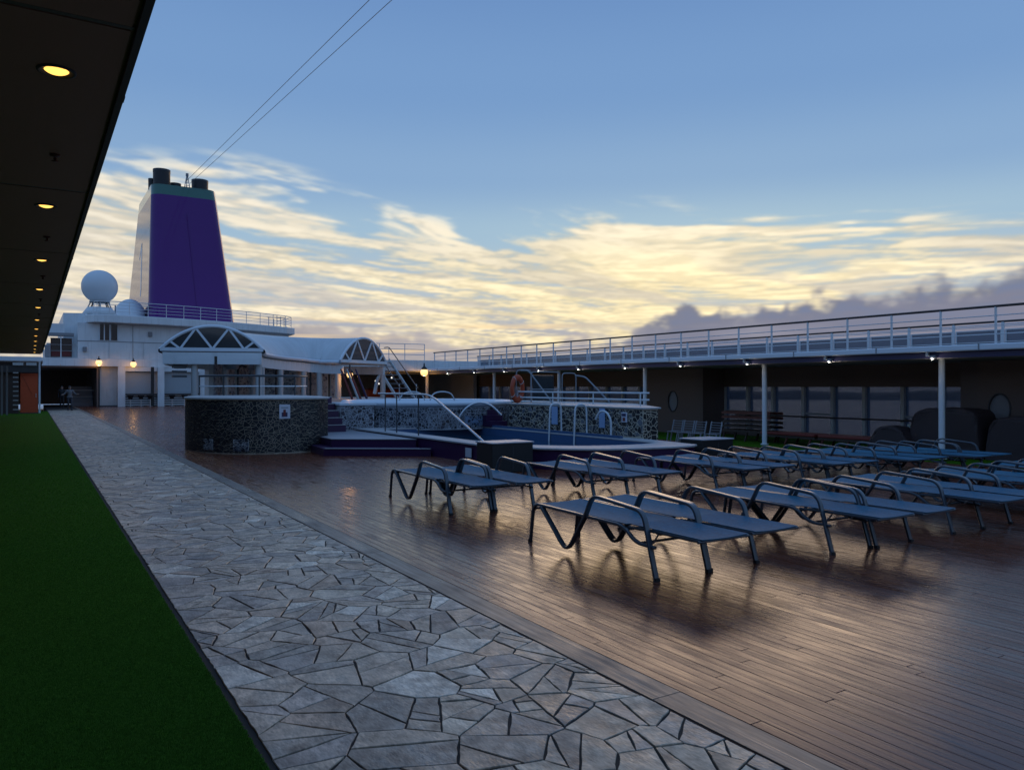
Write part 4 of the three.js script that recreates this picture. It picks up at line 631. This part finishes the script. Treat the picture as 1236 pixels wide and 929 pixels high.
// ---------------------------------------------------------------- curved glazed canopy
{
  const t = thing('barrel_canopy', 'white curved barrel roof with latticed glazed gables over the spa bar', 'canopy');
  const path = new THREE.CatmullRomCurve3([[5.25, 28], [5.8, 29.6], [7.3, 31.2], [9.2, 31.9], [10.7, 31.4], [11.55, 30.2]].map(([x, d]) => new THREE.Vector3(x, 0, -d)), false, 'centripetal'), N = 44, HW = 1.66, YB = 2.95, RISE = .80;
  const at = (s, q) => { const p = path.getPointAt(s), g = path.getTangentAt(s), n = new THREE.Vector3(-g.z, 0, g.x); return new THREE.Vector3(p.x, YB - .26 * s + RISE * (1 + .2 * s) * (1 - q * q) * (1 + .12 * (q * q)), p.z).addScaledVector(n, q * HW); };
  const surf = (dy, qm = 1) => { const P = [], UV = [], I = [], K = 16; for (let i = 0; i <= N; i++) for (let k = 0; k <= K; k++) { const q = (k / K * 2 - 1) * qm, v = at(i / N, q); P.push(v.x, v.y + dy, v.z); UV.push(i * .4, k * .2); } for (let i = 0; i < N; i++) for (let k = 0; k < K; k++) { const a = i * (K + 1) + k, b = a + K + 1; I.push(a, b, a + 1, a + 1, b, b + 1); } const g = new THREE.BufferGeometry(); g.setAttribute('position', new THREE.Float32BufferAttribute(P, 3)); g.setAttribute('uv', new THREE.Float32BufferAttribute(UV, 2)); g.setIndex(I); g.computeVertexNormals(); return g; };
  obj('roof_skin', surf(.03), mat([.58, .62, .66], .35, { map: paintMap }), t); obj('roof_lining', surf(-.03), M.white, t);
  for (const s of [-1, 1]) obj('eave_gutter', pipe(Array.from({ length: 30 }, (_, i) => at(i / 29, s).add(new THREE.Vector3(0, -.05, 0))), .075, 0), M.whitePlain, t);
  for (const s of [-1, 1]) obj('eave_beam', (() => { const L = []; for (let i = 0; i < 24; i++) L.push(beam(at(i / 24, s * .9).setY(YB - .34 - .26 * i / 24), at((i + 1) / 24, s * .9).setY(YB - .34 - .26 * (i + 1) / 24), .12, .34)); return L; })(), M.white, t);
  obj('gable_fascia', beam(at(0, -.95).setY(YB - .3), at(0, .97).setY(YB - .3), .10, .40), M.white, t);
  for (const e of [0, 1]) {
    const arch = obj('gable_arch', pipe(Array.from({ length: 25 }, (_, i) => at(e, i / 12 - 1)), .055, 0), M.whitePlain, t); obj('tie_beam', beam(at(e, -1), at(e, 1), .1, .12), M.whitePlain, t);
    const lo = q => at(e, q).setY(at(e, 1).y + .02); const W = [[-1, -.74], [-.6, -.74], [-.6, -.6]]; const nodes = [-.62, 0, .62], tops = [-.82, -.32, .32, .82];
    for (const [a, b] of [[-.82, -.62], [-.62, -.32], [-.32, 0], [0, .32], [.32, .62], [.62, .82]]) { const up = tops.includes(a) ? a : b, dn = up === a ? b : a; obj('brace', beam(lo(dn), at(e, up), .07, .07), M.whitePlain, t); }
    const P = [], I = []; for (let i = 0; i <= 24; i++) { const q = i / 12 - 1, a = at(e, q), b = lo(q); P.push(a.x, a.y - .02, a.z, b.x, b.y, b.z); } for (let i = 0; i < 24; i++) { const a = i * 2; I.push(a, a + 1, a + 2, a + 1, a + 3, a + 2); } const g = new THREE.BufferGeometry(); g.setAttribute('position', new THREE.Float32BufferAttribute(P, 3)); g.setAttribute('uv', new THREE.Float32BufferAttribute(new Float32Array(P.length / 3 * 2), 2)); g.setIndex(I); g.computeVertexNormals(); obj('gable_glass', g, M.smoked, arch);
  }
  for (const s of [.02, .2, .42, .62, .8, .985]) for (const q of [s < .1 ? -.36 : s < .5 ? .1 : -.9, .9]) { const a = at(s, q), y = YB - .5 - .26 * s; obj('column', [bar(new THREE.Vector3(a.x, 0, a.z), new THREE.Vector3(a.x, y, a.z), .11, 14)], M.offwhite, t); }
  // spa bar under the canopy
  const b = thing('spa_bar', 'pale mosaic bar wall with dark gaps under the canopy', 'bar');
  obj('platform', prism([[4.9, 27.2], [7.0, 27.2], [8.0, 29.0], [10.0, 29.2], [12.9, 29.6], [12.9, 33], [9, 34], [6, 33], [4.9, 31]], .002, 1.22), M.offwhite, b);
  const wall = smooth([[5.5, 29.6], [6.4, 31.1], [7.8, 32.1], [9.5, 32.4], [11.0, 31.7]], 44, false), len = []; 
  for (let s = 0; s < 44; s += 7) { const e = Math.min(43, s + 6), A = V(wall[s][0], 0, wall[s][1]), B = V(wall[e][0], 0, wall[e][1]), w = A.distanceTo(B), dir = B.clone().sub(A).normalize(), nrm = new THREE.Vector3(-dir.z, 0, dir.x); const panel = obj('mosaic_panel', beam(A.clone().setY(1.93), B.clone().setY(1.93), .16, 1.42), M.groutWhite, b); shardWall(panel, w, 1.4, .10, .009, (u, v, h) => A.clone().addScaledVector(dir, w - u).addScaledVector(nrm, .081 + h).setY(1.23 + v), M.shardWhite, 0, 1.2); }
  for (const [x, d] of [[6.6, 30.9], [8.2, 31.6], [9.6, 31.7]]) obj('arch_hook', pipe([V(x, 1.22, d - .6), V(x, 2.35, d - .6), V(x + .1, 2.5, d - .6), V(x + .3, 2.42, d - .6)], .04, .1), M.darkGrey, b);
  for (const [x, d] of [[4.4, 29.2], [6.2, 29.4]]) { const l = obj('ceiling_fan_grille', new THREE.CylinderGeometry(.26, .2, .2, 18).translate(x, 2.42, -d), M.grey, b); }
  obj('hanging_sign', box(5.3, 6.0, 2.45, 2.72, 27.9, 27.98), M.black, b);
  for (let k = 0; k < 4; k++) obj('louvre', box(4.05, 4.5, 2.0 + k * .16, 2.07 + k * .16, 28.4, 28.6), M.darkGrey, b);
  const fp = thing('folded_parasols', 'bundle of folded red and white parasols leaning by the canopy', 'parasol');
  [[10.05, 28.6, M.red], [10.25, 28.5, M.offwhite], [10.4, 28.65, M.red], [10.6, 28.5, M.plum]].forEach(([x, d, m]) => { obj('parasol', bar(V(x + .3, 1.2, d - .3), V(x - .05, 2.35, d), .05, 8, .035), m, fp); });
}
// ---------------------------------------------------------------- cross deck and stairs at the far starboard end
{
  const t = thing('cross_deck', 'white raised cross deck with dark archway joining the upper deck', 'bridge');
  obj('deck_beam', prism([[13.6, 38.5], [15.2, 37.4], [17.9, 37.1], [22, 37.1], [22, 40], [13.6, 42]], 2.5, 3.05), M.white, t);
  obj('arch_rib', pipe([V(15.1, 1.3, 38), V(15.3, 2.2, 37.9), V(15.8, 2.5, 37.8), V(17.7, 2.52, 37.5)], .1, 0), M.white, t);
  obj('column', bar(V(17.75, 0, 37.3), V(17.75, 2.5, 37.3), .09, 12), M.offwhite, t); obj('back_wall', box(13, 21, 0, 2.49, 47, 47.2), M.soffit, t); obj('dark_ceiling', box(13.6, 21, 2.36, 2.48, 39, 47), M.soffit, t); obj('dark_side', box(20.6, 20.8, 0, 2.4, 37.4, 47), M.soffit, t); 
  const rl = thing('cross_deck_railing', 'thin white railing along the cross deck', 'railing'); const P = [[13.8, 38.6], [15.2, 37.6], [16.5, 37.35], [17.6, 37.3]]; P.forEach(([x, d]) => obj('post', bar(V(x, 3.05, d), V(x, 3.9, d), .02), M.rail, rl)); for (const y of [3.35, 3.62, 3.9]) obj('rail', pipe(P.map(([x, d]) => V(x, y, d)), .018, 0), M.rail, rl);
  const st = thing('deck_stairs', 'steep white stairs with dark handrails climbing to the cross deck', 'stairs');
  for (const x of [14.2, 15.05]) { obj('stringer', beam(V(x, .9, 32.6), V(x + .5, 3.05, 37.2), .05, .16), M.offwhite, st); obj('handrail', pipe([V(x, 1.6, 32.6), V(x + .5, 3.7, 37.2), V(x + .5, 3.7, 37.8)], .025, .1), M.railTop, st); obj('baluster', bar(V(x + .5, 3.0, 37.2), V(x + .5, 3.7, 37.2), .02), M.rail, st); obj('baluster', bar(V(x + .02, .9, 32.8), V(x + .02, 1.8, 32.8), .02), M.rail, st); }
  for (let k = 0; k < 10; k++) obj('tread', box(14.25 + k * .05, 15.05 + k * .05, .95 + k * .215, .98 + k * .215, 32.7 + k * .46, 33 + k * .46), M.grey, st);
  const kiosk = thing('red_kiosk', 'red counter kiosk under the cross deck', 'kiosk', [17.4, 0, 42.5]); obj('counter', rbox(-.9, 1.1, 0, 1.5, 0, .8, .03, 1), M.orange, kiosk); obj('top', rbox(-1, 1.2, 1.502, 1.58, -.1, .9, .02, 1), M.red, kiosk);
  const str = thing('string_lights', 'few tiny lit bulbs above the red kiosk', 'string lights', [17.4, 0, 42.4]); [[-.5, 2.0], [-.3, 1.85], [.1, 2.15], [.25, 1.9], [.5, 2.2]].forEach(([x, y]) => obj('bulb', new THREE.SphereGeometry(.05, 8, 6).translate(x, y, 0), M.spotGlow, str));
}
// ---------------------------------------------------------------- furniture along the windows
{
  const c = thing('slatted_chair', 'white slatted folding chair parked against the dark lobby', 'chair', [16.5, 0, 17.45], 0, 'white slatted chairs');
  for (const d of [-.27, .27]) { obj('back_post', beam(V(.08, 0, d), V(.3, .92, d), .04, .04), M.chair, c); obj('front_leg', beam(V(-.12, 0, d), V(-.02, .45, d), .04, .04), M.chair, c); }
  for (let k = 0; k < 5; k++) obj('back_slat', beam(V(.19 + k * .024, .50 + k * .095, -.25), V(.19 + k * .024, .50 + k * .095, .25), .055, .018), M.chair, c);
  for (let k = 0; k < 4; k++) obj('seat_slat', box(-.12 + k * .085, -.05 + k * .085, .44, .46, -.26, .26), M.chair, c);
  [16.98, 16.5, 15.9].forEach((d, i) => copyOf(c, [16.5, 0, d], 0, `${NTH[i + 1]} white slatted folding chair counted from the spa platform`)); c.userData.label = 'first white slatted folding chair counted from the spa platform'; scene.traverse(o => { if (o.name.startsWith('slatted_chair')) o.scale.setScalar(.74); });
  const stack = thing('wooden_lounger_stack', 'stack of dark red wooden loungers beside the white post', 'lounger stack', [18.9, 0, 16.6]);
  for (let k = 0; k < 5; k++) { obj('frame', [box(-.3, -.26, .28 + k * .14, .34 + k * .14, -1.0, .9), box(.26, .3, .28 + k * .14, .34 + k * .14, -1.0, .9)], k > 2 ? M.rust : M.brown, stack); for (let s = 0; s < 8; s++) obj('slat', box(-.3, .3, .342 + k * .14, .362 + k * .14, -.98 + s * .235, -.82 + s * .235), k > 2 ? M.rust : M.brown, stack); }
  for (const d of [-.9, -.1, .8]) for (const x of [-.26, .26]) obj('leg', beam(V(x, 0, d + .08), V(x, .28, d), .05, .05), M.brown, stack);
  const bench = thing('red_lounger_row', 'low dark red lounger with raked wooden legs along the windows', 'lounger', [18.9, 0, 13.0], 0, 'low red loungers along the windows');
  obj('cushion', rbox(-.32, .32, .27, .36, -.95, .95, .03), M.red, bench); obj('frame', box(-.3, .3, .22, .268, -.95, .95), M.brown, bench); for (const d of [-.8, 0, .8]) for (const x of [-.26, .26]) obj('leg', beam(V(x, 0, d + .1), V(x, .23, d), .045, .045), M.rust, bench);
  copyOf(bench, [18.9, 0, 15.0], 0, 'low dark red lounger with raked legs beside the wooden lounger stack'); bench.userData.label = 'low dark red lounger with raked legs beside round covered furniture'; 
  const tarp = (label, x, d, pts, w) => { const t = thing('covered_furniture', label, 'cover', [x, 0, d]); const s = new THREE.Shape(new THREE.SplineCurve(pts.map(p => new THREE.Vector2(...p))).getPoints(60)); const g = new THREE.ExtrudeGeometry(s, { depth: w, steps: 20, bevelEnabled: true, bevelSize: .06, bevelThickness: .06, bevelSegments: 3 }).rotateY(Math.PI / 2).translate(0, 0, 0), p = g.attributes.position; for (let i = 0; i < p.count; i++) { const n = fbm(p.getZ(i) * 5 + p.getX(i) * 4 + x, p.getY(i) * 1.6, 3) - .5, f = Math.abs(fbm(p.getZ(i) * 9 + d, p.getY(i) * 1.1 + p.getX(i) * 5, 3) - .5); p.setX(i, p.getX(i) + n * .10 - f * .12); p.setY(i, Math.max(.004, p.getY(i) + n * .05 - f * .05)); } g.computeVertexNormals(); obj('cover', g, mat([.035, .022, .024], .7), t); obj('hem', box(.02, w - .02, .003, .03, pts[0][0] * -1, -pts[pts.length - 1][0]), M.black, t); return t; };
  tarp('low round dark covered furniture beside the red lounger', 18.4, 11.75, [[-.55, 0], [-.5, .35], [-.2, .62], [.2, .6], [.42, .3], [.5, 0]], .6);
  tarp('tall dark covered furniture behind the white post', 18.7, 10.5, [[-.8, 0], [-.75, .8], [-.6, 1.08], [.3, 1.1], [.7, .9], [.8, 0]], .8);
  tarp('wide dark covered furniture below the narrow oval window', 18.8, 8.6, [[-.9, 0], [-.85, .7], [-.6, .98], [.4, .95], [.8, .8], [.9, 0]], .8);
  const pn = thing('leaning_board', 'pale green board leaning behind dark covered furniture', 'board', [19.3, 0, 11.55]); obj('board', rbox(-.02, .02, .32, .72, -.25, .27, .01, 1).rotateZ(-.12), mat([.25, .30, .28], .6), pn); obj('stand', [box(.0, .05, 0, .40, -.2, -.15), box(.0, .05, 0, .40, .15, .2)], M.dark, pn);
}
renderer.render(scene, camera);
